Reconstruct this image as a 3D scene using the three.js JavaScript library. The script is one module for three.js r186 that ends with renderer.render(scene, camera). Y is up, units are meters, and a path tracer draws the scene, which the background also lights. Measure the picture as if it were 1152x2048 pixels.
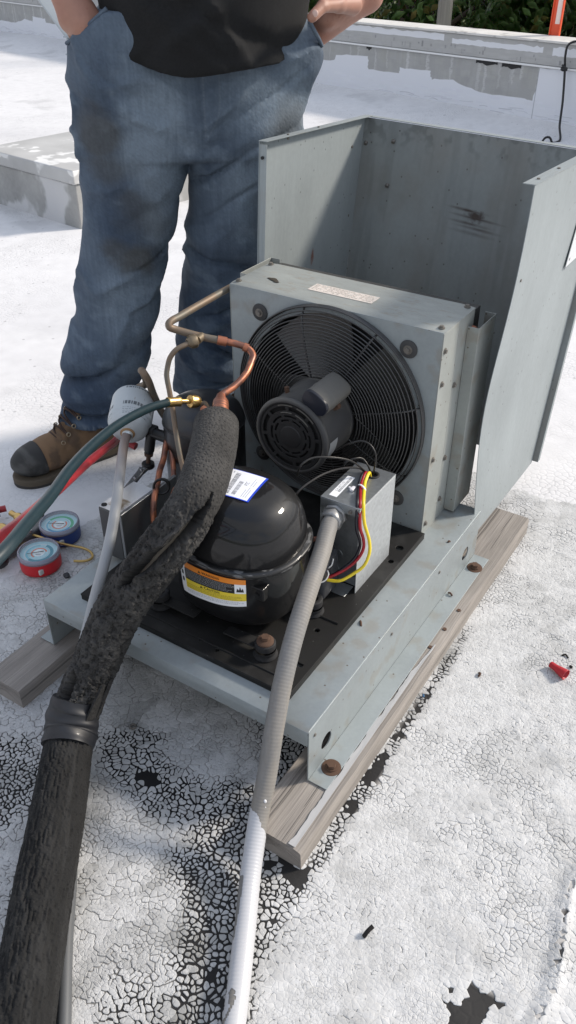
import * as THREE from 'three';
import { RoundedBoxGeometry } from 'three/addons/geometries/RoundedBoxGeometry.js';
import { mergeGeometries, mergeVertices, toCreasedNormals } from 'three/addons/utils/BufferGeometryUtils.js';

const scene = new THREE.Scene();
// ---------------------------------------------------------------- camera, sky, sun, exposure
const camera = new THREE.PerspectiveCamera(63.755, 576 / 1024, 0.05, 400);
camera.position.set(0.754, 1.247, 0.765);
camera.lookAt(0.754 - 0.439, 1.247 - 0.580, 0.765 - 0.686);
const renderer = new THREE.WebGLRenderer({ antialias: true });
renderer.toneMapping = THREE.LinearToneMapping;
renderer.toneMappingExposure = 1.2;
renderer.shadowMap.enabled = true;
renderer.setSize(576, 1024);

const SUN_DIR = new THREE.Vector3(0.85, 0.88, -1.0).normalize();
const sun = new THREE.DirectionalLight(0xfff4e6, 3.3);
sun.position.copy(SUN_DIR).multiplyScalar(30);
sun.castShadow = true;
sun.shadow.radius = 15;
sun.shadow.mapSize.set(4096, 4096);
Object.assign(sun.shadow.camera, { left: -9, right: 9, top: 9, bottom: -9, near: 1, far: 80 });
scene.add(sun); scene.add(sun.target);

// ---------------------------------------------------------------- noise and random
function mulberry(a) { return () => { a |= 0; a = a + 0x6D2B79F5 | 0; let t = Math.imul(a ^ a >>> 15, 1 | a); t = t + Math.imul(t ^ t >>> 7, 61 | t) ^ t; return ((t ^ t >>> 14) >>> 0) / 4294967296; }; }
const rnd = mulberry(20240611);
const R = (a, b) => a + (b - a) * rnd();
const clamp = (x, a = 0, b = 1) => Math.min(b, Math.max(a, x));
const mix = (a, b, t) => a + (b - a) * t;
const sst = (a, b, x) => { const t = clamp((x - a) / (b - a)); return t * t * (3 - 2 * t); };
function h2(x, y, s = 0) { let h = Math.imul(x | 0, 374761393) + Math.imul(y | 0, 668265263) + Math.imul(s | 0, 1274126177); h = Math.imul(h ^ h >>> 13, 1274126177); return ((h ^ h >>> 16) >>> 0) / 4294967296; }
function vn(x, y, s = 0, px = 0, py = 0) {          // value noise, optional period
  const xi = Math.floor(x), yi = Math.floor(y), fx = x - xi, fy = y - yi;
  const w = (a, p) => p ? ((a % p) + p) % p : a;
  const x0 = w(xi, px), x1 = w(xi + 1, px), y0 = w(yi, py), y1 = w(yi + 1, py);
  const u = fx * fx * (3 - 2 * fx), v = fy * fy * (3 - 2 * fy);
  return mix(mix(h2(x0, y0, s), h2(x1, y0, s), u), mix(h2(x0, y1, s), h2(x1, y1, s), u), v);
}
function fbm(x, y, o = 4, s = 0, px = 0, py = 0) { let a = 0.5, t = 0, n = 0; for (let i = 0; i < o; i++) { t += a * vn(x, y, s + i * 17, px, py); n += a; a *= 0.5; x *= 2; y *= 2; px *= 2; py *= 2; } return t / n; }
function n3(x, y, z, s = 0) { const zi = Math.floor(z), f = z - zi, w = f * f * (3 - 2 * f); return mix(vn(x, y, s + zi * 131), vn(x, y, s + (zi + 1) * 131), w); }
function f3(x, y, z, o = 3, s = 0) { let a = 0.5, t = 0, n = 0; for (let i = 0; i < o; i++) { t += a * n3(x, y, z, s + i * 37); n += a; a *= 0.5; x *= 2; y *= 2; z *= 2; } return t / n; }
function worley(x, y, s = 0, p = 0) {               // [F1, F2, cell id]
  const xi = Math.floor(x), yi = Math.floor(y); let a = 9, b = 9, id = 0;
  for (let j = -1; j < 2; j++) for (let i = -1; i < 2; i++) {
    let cx = xi + i, cy = yi + j; const wx = p ? ((cx % p) + p) % p : cx, wy = p ? ((cy % p) + p) % p : cy;
    const dx = cx + h2(wx, wy, s) - x, dy = cy + h2(wx, wy, s + 7) - y, d = Math.hypot(dx, dy);
    if (d < a) { b = a; a = d; id = h2(wx, wy, s + 13); } else if (d < b) b = d;
  }
  return [a, b, id];
}

// ---------------------------------------------------------------- sky: thin bright cloud
{
  const W = 1024, H = 512, d = new Float32Array(W * H * 4);
  for (let j = 0; j < H; j++) for (let i = 0; i < W; i++) {
    const th = (j + 0.5) / H * Math.PI, ph = ((i + 0.5) / W - 0.5) * 2 * Math.PI;
    const el = Math.cos(th);                          // +1 zenith; rows start at the nadir in a DataTexture
    const y = -el, r = Math.sin(th), x = r * Math.cos(ph), z = r * Math.sin(ph);
    const k = (j * W + i) * 4; let c;
    if (y > 0) {
      const q = 1 / (y + 0.22), u = x * q * 1.3 + 3, v = z * q * 1.3 + 7;
      const cl = sst(0.36, 0.62, fbm(u, v, 5, 5)), th2 = fbm(u * 1.7 + 9, v * 1.7, 4, 55);
      const blue = [mix(0.43, 0.18, Math.sqrt(y)), mix(0.54, 0.31, Math.sqrt(y)), mix(0.68, 0.57, Math.sqrt(y))];
      const wh = 0.52 + 0.40 * th2;
      const g = Math.max(0, x * SUN_DIR.x + y * SUN_DIR.y + z * SUN_DIR.z);
      const glow = 0.9 * Math.pow(g, 14) + 0.16 * Math.pow(g, 3);
      c = [0, 1, 2].map(n => mix(blue[n], wh * [1.0, 1.0, 1.02][n], 0.25 + 0.6 * cl) + glow * [1, 0.95, 0.87][n]);
    } else c = [0.16, 0.17, 0.15];
    d[k] = c[0]; d[k + 1] = c[1]; d[k + 2] = c[2]; d[k + 3] = 1;
  }
  const t = new THREE.DataTexture(d, W, H, THREE.RGBAFormat, THREE.FloatType);
  t.mapping = THREE.EquirectangularReflectionMapping; t.magFilter = t.minFilter = THREE.LinearFilter; t.needsUpdate = true;
  scene.background = t; scene.environment = t;
}

// ---------------------------------------------------------------- textures
const toS = c => Math.round(255 * (c <= 0.0031308 ? 12.92 * clamp(c) : 1.055 * Math.pow(clamp(c), 1 / 2.4) - 0.055));
function colTex(w, h, fn, rep) {                      // fn(u, v) -> linear rgb
  const d = new Uint8Array(w * h * 4);
  for (let j = 0; j < h; j++) for (let i = 0; i < w; i++) { const c = fn(i / w, j / h), k = (j * w + i) * 4; d[k] = toS(c[0]); d[k + 1] = toS(c[1]); d[k + 2] = toS(c[2]); d[k + 3] = 255; }
  return fin(new THREE.DataTexture(d, w, h), true, rep);
}
function valTex(w, h, fn, rep) {
  const d = new Uint8Array(w * h * 4);
  for (let j = 0; j < h; j++) for (let i = 0; i < w; i++) { const c = clamp(fn(i / w, j / h)) * 255, k = (j * w + i) * 4; d[k] = d[k + 1] = d[k + 2] = c; d[k + 3] = 255; }
  return fin(new THREE.DataTexture(d, w, h), false, rep);
}
function fin(t, srgb, rep) {
  t.magFilter = THREE.LinearFilter; t.minFilter = THREE.LinearMipmapLinearFilter; t.generateMipmaps = true;
  t.wrapS = t.wrapT = THREE.RepeatWrapping; if (srgb) t.colorSpace = THREE.SRGBColorSpace;
  if (rep) t.repeat.set(rep, rep); t.needsUpdate = true; return t;
}
function canvasTex(w, h, draw) { const c = document.createElement('canvas'); c.width = w; c.height = h; draw(c.getContext('2d'), w, h); const t = new THREE.CanvasTexture(c); t.colorSpace = THREE.SRGBColorSpace; t.magFilter = THREE.LinearFilter; t.anisotropy = 8; return t; }
const lin = (r, g, b) => new THREE.Color().setRGB(r, g, b);
const M = (color, o = {}) => new THREE.MeshStandardMaterial({ color: Array.isArray(color) ? lin(...color) : color, roughness: 0.6, metalness: 0, ...o });
const P = (color, o = {}) => new THREE.MeshPhysicalMaterial({ color: Array.isArray(color) ? lin(...color) : color, roughness: 0.6, metalness: 0, ...o });

// ---------------------------------------------------------------- geometry helpers
const strip = g => { g = g.index ? g.toNonIndexed() : g; for (const k of Object.keys(g.attributes)) if (!['position', 'normal', 'uv'].includes(k)) g.deleteAttribute(k); if (!g.attributes.uv) g.setAttribute('uv', new THREE.BufferAttribute(new Float32Array(g.attributes.position.count * 2), 2)); return g; };
const mg = list => mergeGeometries(list.map(strip));
function boxUV(g) {                                   // uv in metres by the main direction of each face
  if (g.index) g = g.toNonIndexed();
  const p = g.attributes.position, n = p.count, uv = new Float32Array(n * 2), a = new THREE.Vector3(), b = new THREE.Vector3(), c = new THREE.Vector3();
  for (let i = 0; i < n; i += 3) {
    a.fromBufferAttribute(p, i); b.fromBufferAttribute(p, i + 1); c.fromBufferAttribute(p, i + 2);
    const nn = b.clone().sub(a).cross(c.clone().sub(a)), x = Math.abs(nn.x), y = Math.abs(nn.y), z = Math.abs(nn.z);
    [a, b, c].forEach((v, j) => { const k = (i + j) * 2; if (y >= x && y >= z) { uv[k] = v.x; uv[k + 1] = v.z; } else if (x >= z) { uv[k] = v.z; uv[k + 1] = v.y; } else { uv[k] = v.x; uv[k + 1] = v.y; } });
  }
  g.setAttribute('uv', new THREE.BufferAttribute(uv, 2)); return g;
}
function bx(x0, x1, y0, y1, z0, z1, r = 0.001) {      // box between limits, edges rounded
  const w = x1 - x0, h = y1 - y0, d = z1 - z0, rr = Math.min(r, w / 2.01, h / 2.01, d / 2.01);
  const g = rr > 1e-4 ? new RoundedBoxGeometry(w, h, d, 2, rr) : new THREE.BoxGeometry(w, h, d);
  g.translate((x0 + x1) / 2, (y0 + y1) / 2, (z0 + z1) / 2); return boxUV(g);
}
const V = (x, y, z) => new THREE.Vector3(x, y, z);
function cyl(a, b, r0, r1 = r0, seg = 24) {           // capped cylinder between two points
  const A = V(...a), B = V(...b), g = new THREE.CylinderGeometry(r1, r0, A.distanceTo(B), seg);
  g.applyQuaternion(new THREE.Quaternion().setFromUnitVectors(V(0, 1, 0), B.clone().sub(A).normalize()));
  g.translate((A.x + B.x) / 2, (A.y + B.y) / 2, (A.z + B.z) / 2); return g;
}
function lathe(pts, a, dir, seg = 40) {               // profile [r, h] turned about dir, starting at a
  const g = new THREE.LatheGeometry(pts.map(p => new THREE.Vector2(Math.max(p[0], 1e-5), p[1])), seg);
  g.applyQuaternion(new THREE.Quaternion().setFromUnitVectors(V(0, 1, 0), V(...dir).normalize())); g.translate(...a); return g;
}
function tube(pts, r, seg = 80, rad = 12, o = {}) {   // swept tube; r number or fn(t, angle); uv = (angle, length in metres)
  const curve = new THREE.CatmullRomCurve3(pts.map(p => V(...p)), false, 'centripetal'), L = curve.getLength();
  const fr = curve.computeFrenetFrames(seg, false), pos = [], uv = [], idx = [], v = V(0, 0, 0);
  for (let i = 0; i <= seg; i++) {
    const t = i / seg, c = curve.getPointAt(t), N = fr.normals[i], B = fr.binormals[i];
    for (let j = 0; j <= rad; j++) {
      const a = j / rad * 2 * Math.PI, q = typeof r === 'function' ? r(t, a, L) : r;
      v.copy(c).addScaledVector(N, Math.cos(a) * q).addScaledVector(B, Math.sin(a) * q); pos.push(v.x, v.y, v.z); uv.push(j / rad, t * L);
      if (i < seg && j < rad) { const p = i * (rad + 1) + j; idx.push(p, p + 1, p + rad + 1, p + 1, p + rad + 2, p + rad + 1); }
    }
  }
  for (const e of o.open ? [] : [0, seg]) {           // caps
    const c = curve.getPointAt(e / seg), b = pos.length / 3; pos.push(c.x, c.y, c.z); uv.push(0.5, e / seg * L);
    for (let j = 0; j <= rad; j++) { const p = (e * (rad + 1) + j) * 3; pos.push(pos[p], pos[p + 1], pos[p + 2]); uv.push(j / rad, e / seg * L); }
    for (let j = 0; j < rad; j++) e ? idx.push(b, b + 1 + j, b + 2 + j) : idx.push(b, b + 2 + j, b + 1 + j);
  }
  const g = new THREE.BufferGeometry(); g.setAttribute('position', new THREE.Float32BufferAttribute(pos, 3)); g.setAttribute('uv', new THREE.Float32BufferAttribute(uv, 2)); g.setIndex(idx); g.computeVertexNormals();
  const nn = g.attributes.normal;                     // close the seam
  for (let i = 0; i <= seg; i++) { const p = i * (rad + 1), q = p + rad, x = nn.getX(p) + nn.getX(q), y = nn.getY(p) + nn.getY(q), z = nn.getZ(p) + nn.getZ(q), l = Math.hypot(x, y, z) || 1; nn.setXYZ(p, x / l, y / l, z / l); nn.setXYZ(q, x / l, y / l, z / l); }
  return g;
}
function grid(nu, nv, f) {                            // surface f(u, v) -> [x, y, z]
  const pos = [], uv = [], idx = [];
  for (let j = 0; j <= nv; j++) for (let i = 0; i <= nu; i++) { pos.push(...f(i / nu, j / nv)); uv.push(i / nu, j / nv); if (i < nu && j < nv) { const p = j * (nu + 1) + i; idx.push(p, p + 1, p + nu + 2, p, p + nu + 2, p + nu + 1); } }
  const g = new THREE.BufferGeometry(); g.setAttribute('position', new THREE.Float32BufferAttribute(pos, 3)); g.setAttribute('uv', new THREE.Float32BufferAttribute(uv, 2)); g.setIndex(idx); g.computeVertexNormals(); return g;
}
function solidSheet(nu, nv, f, t) {                   // a sheet of thickness t along its own normals
  const g = grid(nu, nv, f), n = g.attributes.normal, p = g.attributes.position, uv = g.attributes.uv, N = p.count;
  const pos = [...p.array], u = [...uv.array, ...uv.array], idx = [...g.index.array];
  for (let i = 0; i < N; i++) pos.push(p.getX(i) - n.getX(i) * t, p.getY(i) - n.getY(i) * t, p.getZ(i) - n.getZ(i) * t);
  for (let i = 0; i < g.index.count; i += 3) idx.push(g.index.getX(i) + N, g.index.getX(i + 2) + N, g.index.getX(i + 1) + N);
  const at = (i, j) => j * (nu + 1) + i, edge = (a, b) => idx.push(a, a + N, b, b, a + N, b + N);
  for (let i = 0; i < nu; i++) { edge(at(i, 0), at(i + 1, 0)); edge(at(i + 1, nv), at(i, nv)); }
  for (let j = 0; j < nv; j++) { edge(at(0, j + 1), at(0, j)); edge(at(nu, j), at(nu, j + 1)); }
  const q = new THREE.BufferGeometry(); q.setAttribute('position', new THREE.Float32BufferAttribute(pos, 3)); q.setAttribute('uv', new THREE.Float32BufferAttribute(u, 2)); q.setIndex(idx);
  return toCreasedNormals(q, 0.7);
}
function plate(outline, holes, depth, bevel = 0) {    // flat shape in xy with holes, extruded along +z
  const s = new THREE.Shape(outline.map(p => new THREE.Vector2(...p)));
  for (const h of holes) { const q = new THREE.Path(); if (h.length === 3) q.absarc(h[0], h[1], h[2], 0, 2 * Math.PI, true); else q.setFromPoints(h.map(p => new THREE.Vector2(...p))); s.holes.push(q); }
  return boxUV(new THREE.ExtrudeGeometry(s, { depth, bevelEnabled: bevel > 0, bevelThickness: bevel, bevelSize: bevel, bevelOffset: -bevel, bevelSegments: 2, curveSegments: 48 }));
}
const rectO = (x0, y0, x1, y1) => [[x0, y0], [x1, y0], [x1, y1], [x0, y1]];
function snet(f, lo, hi, h) {                         // surface nets of f < 0 on a grid of cells h
  const nx = Math.ceil((hi[0] - lo[0]) / h) + 1, ny = Math.ceil((hi[1] - lo[1]) / h) + 1, nz = Math.ceil((hi[2] - lo[2]) / h) + 1;
  const F = new Float32Array(nx * ny * nz), id = (i, j, k) => (k * ny + j) * nx + i;
  for (let k = 0; k < nz; k++) for (let j = 0; j < ny; j++) for (let i = 0; i < nx; i++) F[id(i, j, k)] = f(lo[0] + i * h, lo[1] + j * h, lo[2] + k * h);
  const vi = new Int32Array(nx * ny * nz).fill(-1), pos = [], idx = [];
  const E = []; for (let a = 0; a < 8; a++) for (const b of [1, 2, 4]) if (!(a & b)) E.push([a, a | b]);
  for (let k = 0; k < nz - 1; k++) for (let j = 0; j < ny - 1; j++) for (let i = 0; i < nx - 1; i++) {
    const c = []; let m = 0; for (let a = 0; a < 8; a++) { const v = F[id(i + (a & 1), j + (a >> 1 & 1), k + (a >> 2))]; c.push(v); if (v < 0) m |= 1 << a; }
    if (!m || m === 255) continue;
    let x = 0, y = 0, z = 0, n = 0;
    for (const [a, b] of E) if ((c[a] < 0) !== (c[b] < 0)) { const t = c[a] / (c[a] - c[b]); x += mix(a & 1, b & 1, t); y += mix(a >> 1 & 1, b >> 1 & 1, t); z += mix(a >> 2, b >> 2, t); n++; }
    vi[id(i, j, k)] = pos.length / 3; pos.push(lo[0] + (i + x / n) * h, lo[1] + (j + y / n) * h, lo[2] + (k + z / n) * h);
  }
  const quad = (a, b, c, d, fl) => { if (Math.min(a, b, c, d) < 0) return; fl ? idx.push(a, c, b, a, d, c) : idx.push(a, b, c, a, c, d); };
  for (let k = 1; k < nz - 1; k++) for (let j = 1; j < ny - 1; j++) for (let i = 1; i < nx - 1; i++) {
    const s = F[id(i, j, k)] < 0;
    if (s !== F[id(i + 1, j, k)] < 0) quad(vi[id(i, j - 1, k - 1)], vi[id(i, j, k - 1)], vi[id(i, j, k)], vi[id(i, j - 1, k)], !s);
    if (s !== F[id(i, j + 1, k)] < 0) quad(vi[id(i - 1, j, k - 1)], vi[id(i - 1, j, k)], vi[id(i, j, k)], vi[id(i, j, k - 1)], !s);
    if (s !== F[id(i, j, k + 1)] < 0) quad(vi[id(i - 1, j - 1, k)], vi[id(i, j - 1, k)], vi[id(i, j, k)], vi[id(i - 1, j, k)], !s);
  }
  const g = new THREE.BufferGeometry(); g.setAttribute('position', new THREE.Float32BufferAttribute(pos, 3)); g.setIndex(idx); g.computeVertexNormals();
  g.setAttribute('uv', new THREE.BufferAttribute(new Float32Array(pos.length / 3 * 2), 2)); return g;
}
const sdCap = (x, y, z, a, b, ra, rb) => { const dx = b[0] - a[0], dy = b[1] - a[1], dz = b[2] - a[2], px = x - a[0], py = y - a[1], pz = z - a[2]; const t = clamp((px * dx + py * dy + pz * dz) / (dx * dx + dy * dy + dz * dz)); return Math.hypot(px - dx * t, py - dy * t, pz - dz * t) - mix(ra, rb, t); };
const sdEll = (x, y, z, c, r) => { const k = Math.hypot((x - c[0]) / r[0], (y - c[1]) / r[1], (z - c[2]) / r[2]); return (k - 1) * Math.min(...r); };
const smin = (a, b, k) => { const h = clamp(0.5 + 0.5 * (b - a) / k); return mix(b, a, h) - k * h * (1 - h); };
const lut = (tab, y) => { if (y <= tab[0][0]) return tab[0].slice(1); for (let i = 1; i < tab.length; i++) if (y <= tab[i][0]) { const t = (y - tab[i - 1][0]) / (tab[i][0] - tab[i - 1][0]), s = t * t * (3 - 2 * t) * 0.5 + t * 0.5; return tab[i].slice(1).map((v, k) => mix(tab[i - 1][k + 1], v, s)); } return tab[tab.length - 1].slice(1); };

// ---------------------------------------------------------------- things and parts
const taken = {};
const numbered = n => { taken[n] = (taken[n] ?? -1) + 1; return taken[n] ? n + '_' + String(taken[n]).padStart(3, '0') : n; };
function thing(name, label, category, pos = [0, 0, 0], group, turn = 0) {
  const o = new THREE.Group(); o.name = numbered(name); o.position.set(...pos); o.rotation.y = turn; o.userData = { label, category };
  if (group) o.userData.group = group; o.org = turn ? [0, 0, 0] : pos; scene.add(o); return o;
}
function part(name, geo, mat, parent, label) {        // geometry is given in world metres unless the thing is turned
  const g = Array.isArray(geo) ? mg(geo) : geo.clone(); const r = parent.org ?? [0, 0, 0]; g.translate(-r[0], -r[1], -r[2]);
  const m = new THREE.Mesh(g, mat); m.name = name; m.castShadow = m.receiveShadow = true; m.org = r; if (label) m.userData.label = label; parent.add(m); return m;
}
function struct(name, geo, mat, kind = 'structure') { const m = new THREE.Mesh(geo, mat); m.name = numbered(name); m.userData.kind = kind; m.castShadow = m.receiveShadow = true; scene.add(m); return m; }

// ================================================================ THE SETTING
const WALL_K = 0.27, wallZ = x => -5.52 + WALL_K * x;      // roof-side face of the parapet
const inB = (x, z, cx, cz, rx, rz, a = 0) => { const c = Math.cos(a), s = Math.sin(a), dx = x - cx, dz = z - cz; return 1 - Math.hypot((dx * c + dz * s) / rx, (-dx * s + dz * c) / rz); };
const soft = (v, w = 0.5) => sst(-w * 0.5, w * 0.5, v);
// where the white coating has shrunk into flakes with the dark membrane between them
function worn(x, z) {
  const n = (fbm(x * 9 + 3, z * 9 + 5, 3, 71) - 0.5) * 1.5;
  let m = 0;
  m = Math.max(m, soft(inB(x, z, 0.262, 0.16, 0.075, 0.17, -0.62) + n, 0.9));
  m = Math.max(m, soft(inB(x, z, 0.36, 0.345, 0.05, 0.20, -0.5) + n, 0.9));
  m = Math.max(m, 0.85 * soft(inB(x, z, 0.05, 0.11, 0.16, 0.055, 0.1) + n, 0.9));
  m = Math.max(m, 0.8 * soft(inB(x, z, -0.16, 0.26, 0.16, 0.075, -0.6) + n, 0.9));
  m = Math.max(m, 0.5 * soft(inB(x, z, 0.30, 0.44, 0.10, 0.06, 0) + n, 0.9));
  m = Math.max(m, 0.75 * soft(inB(x, z, 0.25, -0.06, 0.10, 0.12, 0) + n, 0.9));
  m = Math.max(m, 0.55 * soft(inB(x, z, 0.02, 0.33, 0.05, 0.12, -0.6) + n, 0.9));
  m = Math.max(m, 0.9 * soft(inB(x, z, 0.380, -0.12, 0.014, 0.36, 0.0) + n * 0.6, 0.9));
  return m;
}
function bare(x, z) {                                       // flakes gone altogether
  const n = (fbm(x * 42, z * 42, 4, 91) - 0.5) * 2.4;
  let m = -1;
  m = Math.max(m, inB(x, z, 0.045, 0.122, 0.022, 0.013, 0.2) + n * 0.5);
  m = Math.max(m, inB(x, z, 0.681, 0.175, 0.026, 0.038, 0.4) + n * 0.95 - 0.1);
  m = Math.max(m, inB(x, z, 0.377, -0.06, 0.012, 0.30, 0.0) + n * 1.3 - 0.5);
  m = Math.max(m, inB(x, z, 0.250, 0.05, 0.03, 0.05, -0.5) + n * 1.1 - 1.0);
  m = Math.max(m, inB(x, z, 0.345, 0.335, 0.02, 0.10, -0.5) + n * 1.0 - 1.05);
  m = Math.max(m, inB(x, z, 0.335, 0.13, 0.04, 0.028, 0) + n * 1.1 - 0.6);
  if (z > -0.12 && Math.abs(x - seamX(z) - 0.002 * (vn(z * 60, 3) - 0.5)) < 0.0022 * (0.4 + vn(z * 25, 9))) m = 0.3;
  return m;
}
function seamX(z) { return 0.756 + 0.012 * Math.sin(z * 17) + (z < -0.1 ? (z + 0.1) * -0.12 : 0); }
function roofH(x, z) {
  let y = (fbm(x * 1.3, z * 1.3, 3, 21) - 0.5) * 0.012 * sst(0.9, 2.2, Math.hypot(x - 0.2, z + 0.2));
  y += (fbm(x * 5, z * 5, 2, 22) - 0.5) * 0.003 * sst(0.36, 0.5, x); { const q = fbm(x * 9 + z * 5, z * 12 - x * 4, 3, 24); y += 0.0022 * Math.pow(1 - Math.abs(2 * q - 1), 4) * sst(0.42, 0.6, x); }
  const d = x - seamX(z); if (z > -0.6 && z < 0.8) y += 0.008 * Math.exp(-(d * d) / 0.00016) * sst(-0.6, -0.2, z) + 0.003 * sst(0, 0.004, d) * sst(-0.6, -0.2, z);
  const q = z - wallZ(x); if (q < 0.3) y += 0.10 * Math.pow(clamp(1 - q / 0.3), 2);
  return y;
}
const FL = [-0.6, 1.02, -1.15, 0.64];                       // the flaked part of the roof: x, x, z, z
const flaked = (x, z) => sst(0, 0.10, Math.min(x - FL[0], FL[1] - x, z - FL[2], FL[3] - z) + (fbm(x * 6, z * 6, 3, 33) - 0.5) * 0.12);
// shared textures of the coating
const roofMap = colTex(1536, 1536, (u, v) => {
  const w = worley(u * 130, v * 130, 3, 130), w2 = worley(u * 46, v * 46, 8, 46);
  const m = sst(0.45, 0.7, fbm(u * 6, v * 6, 4, 11, 6, 6)), m2 = sst(0.42, 0.62, fbm(u * 5, v * 5, 4, 14, 5, 5));
  let c = 0.80 + 0.10 * (fbm(u * 60, v * 60, 3, 12, 60, 60) - 0.5);
  c -= 0.20 * m * (1 - sst(0.02, 0.10, w[1] - w[0]));
  c -= 0.07 * m2 * (1 - sst(0.015, 0.06, w2[1] - w2[0]));
  c -= 0.12 * sst(0.58, 0.78, fbm(u * 9, v * 9, 5, 15, 9, 9));
  const sp = worley(u * 80, v * 80, 19, 80); if (sp[2] > 0.975) c -= 0.25 * (1 - sst(0.10, 0.22, sp[0]));
  return [c, c * 0.995, c * 0.985];
});
const roofBump = valTex(1024, 1024, (u, v) => { const w = worley(u * 130, v * 130, 3, 130); return 0.35 + 0.35 * sst(0, 0.2, w[1] - w[0]) * sst(0.4, 0.7, fbm(u * 6, v * 6, 4, 11, 6, 6)) + 0.3 * fbm(u * 40, v * 40, 4, 16, 40, 40); });
for (const t of [roofMap, roofBump]) t.repeat.set(1 / 2.4, 1 / 2.4);
{
  const axis = (lo, a, b, hi, d) => { const l = []; for (let x = a; x <= b + 1e-9; x += d) l.push(x); let s = d, x = b; while (x < hi) { s *= 1.16; x = Math.min(hi, x + s); l.push(x); } s = d; x = a; while (x > lo) { s *= 1.16; x = Math.max(lo, x - s); l.unshift(x); } return l; };
  const xs = axis(-16, -0.8, 1.2, 9, 0.011), zs = axis(-11, -1.3, 0.8, 5, 0.011);
  const pos = [], uv = [], col = [], idx = [], nx = xs.length;
  zs.forEach((z0, j) => xs.forEach((x, i) => {
    const z = Math.max(z0, wallZ(x) - 0.1), f = flaked(x, z);
    pos.push(x, roofH(x, z), z); uv.push(x, z);
    let c = [0.97, 0.97, 0.975];
    if (f > 0) { const w = worn(x, z), dk = clamp(Math.max(sst(0.12, 0.55, w), sst(-0.7, -0.35, bare(x, z)))); const base = mix(mix(0.46, 0.70, sst(0.37, 0.42, x)), 0.03 + 0.012 * sst(0.36, 0.38, x), dk); c = [mix(c[0], base, f), mix(c[1], base * 0.97, f), mix(c[2], base * 0.92, f)]; }
    const st = 0.10 * sst(0.5, 0.75, fbm(x * 0.7 + 4, z * 1.4 + 2, 4, 41)) + 0.05 * fbm(x * 3, z * 3, 3, 42);
    col.push(c[0] - st, c[1] - st, c[2] - st * 0.92);
    if (i < nx - 1 && j < zs.length - 1) { const p = j * nx + i; idx.push(p, p + nx, p + 1, p + 1, p + nx, p + nx + 1); }
  }));
  const g = new THREE.BufferGeometry(); g.setAttribute('position', new THREE.Float32BufferAttribute(pos, 3)); g.setAttribute('uv', new THREE.Float32BufferAttribute(uv, 2)); g.setAttribute('color', new THREE.Float32BufferAttribute(col, 3)); g.setIndex(idx); g.computeVertexNormals();
  struct('roof', g, M([0.92, 0.92, 0.925], { map: roofMap, bumpMap: roofBump, bumpScale: 0.0022, vertexColors: true, roughness: 0.75 }));
}
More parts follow.
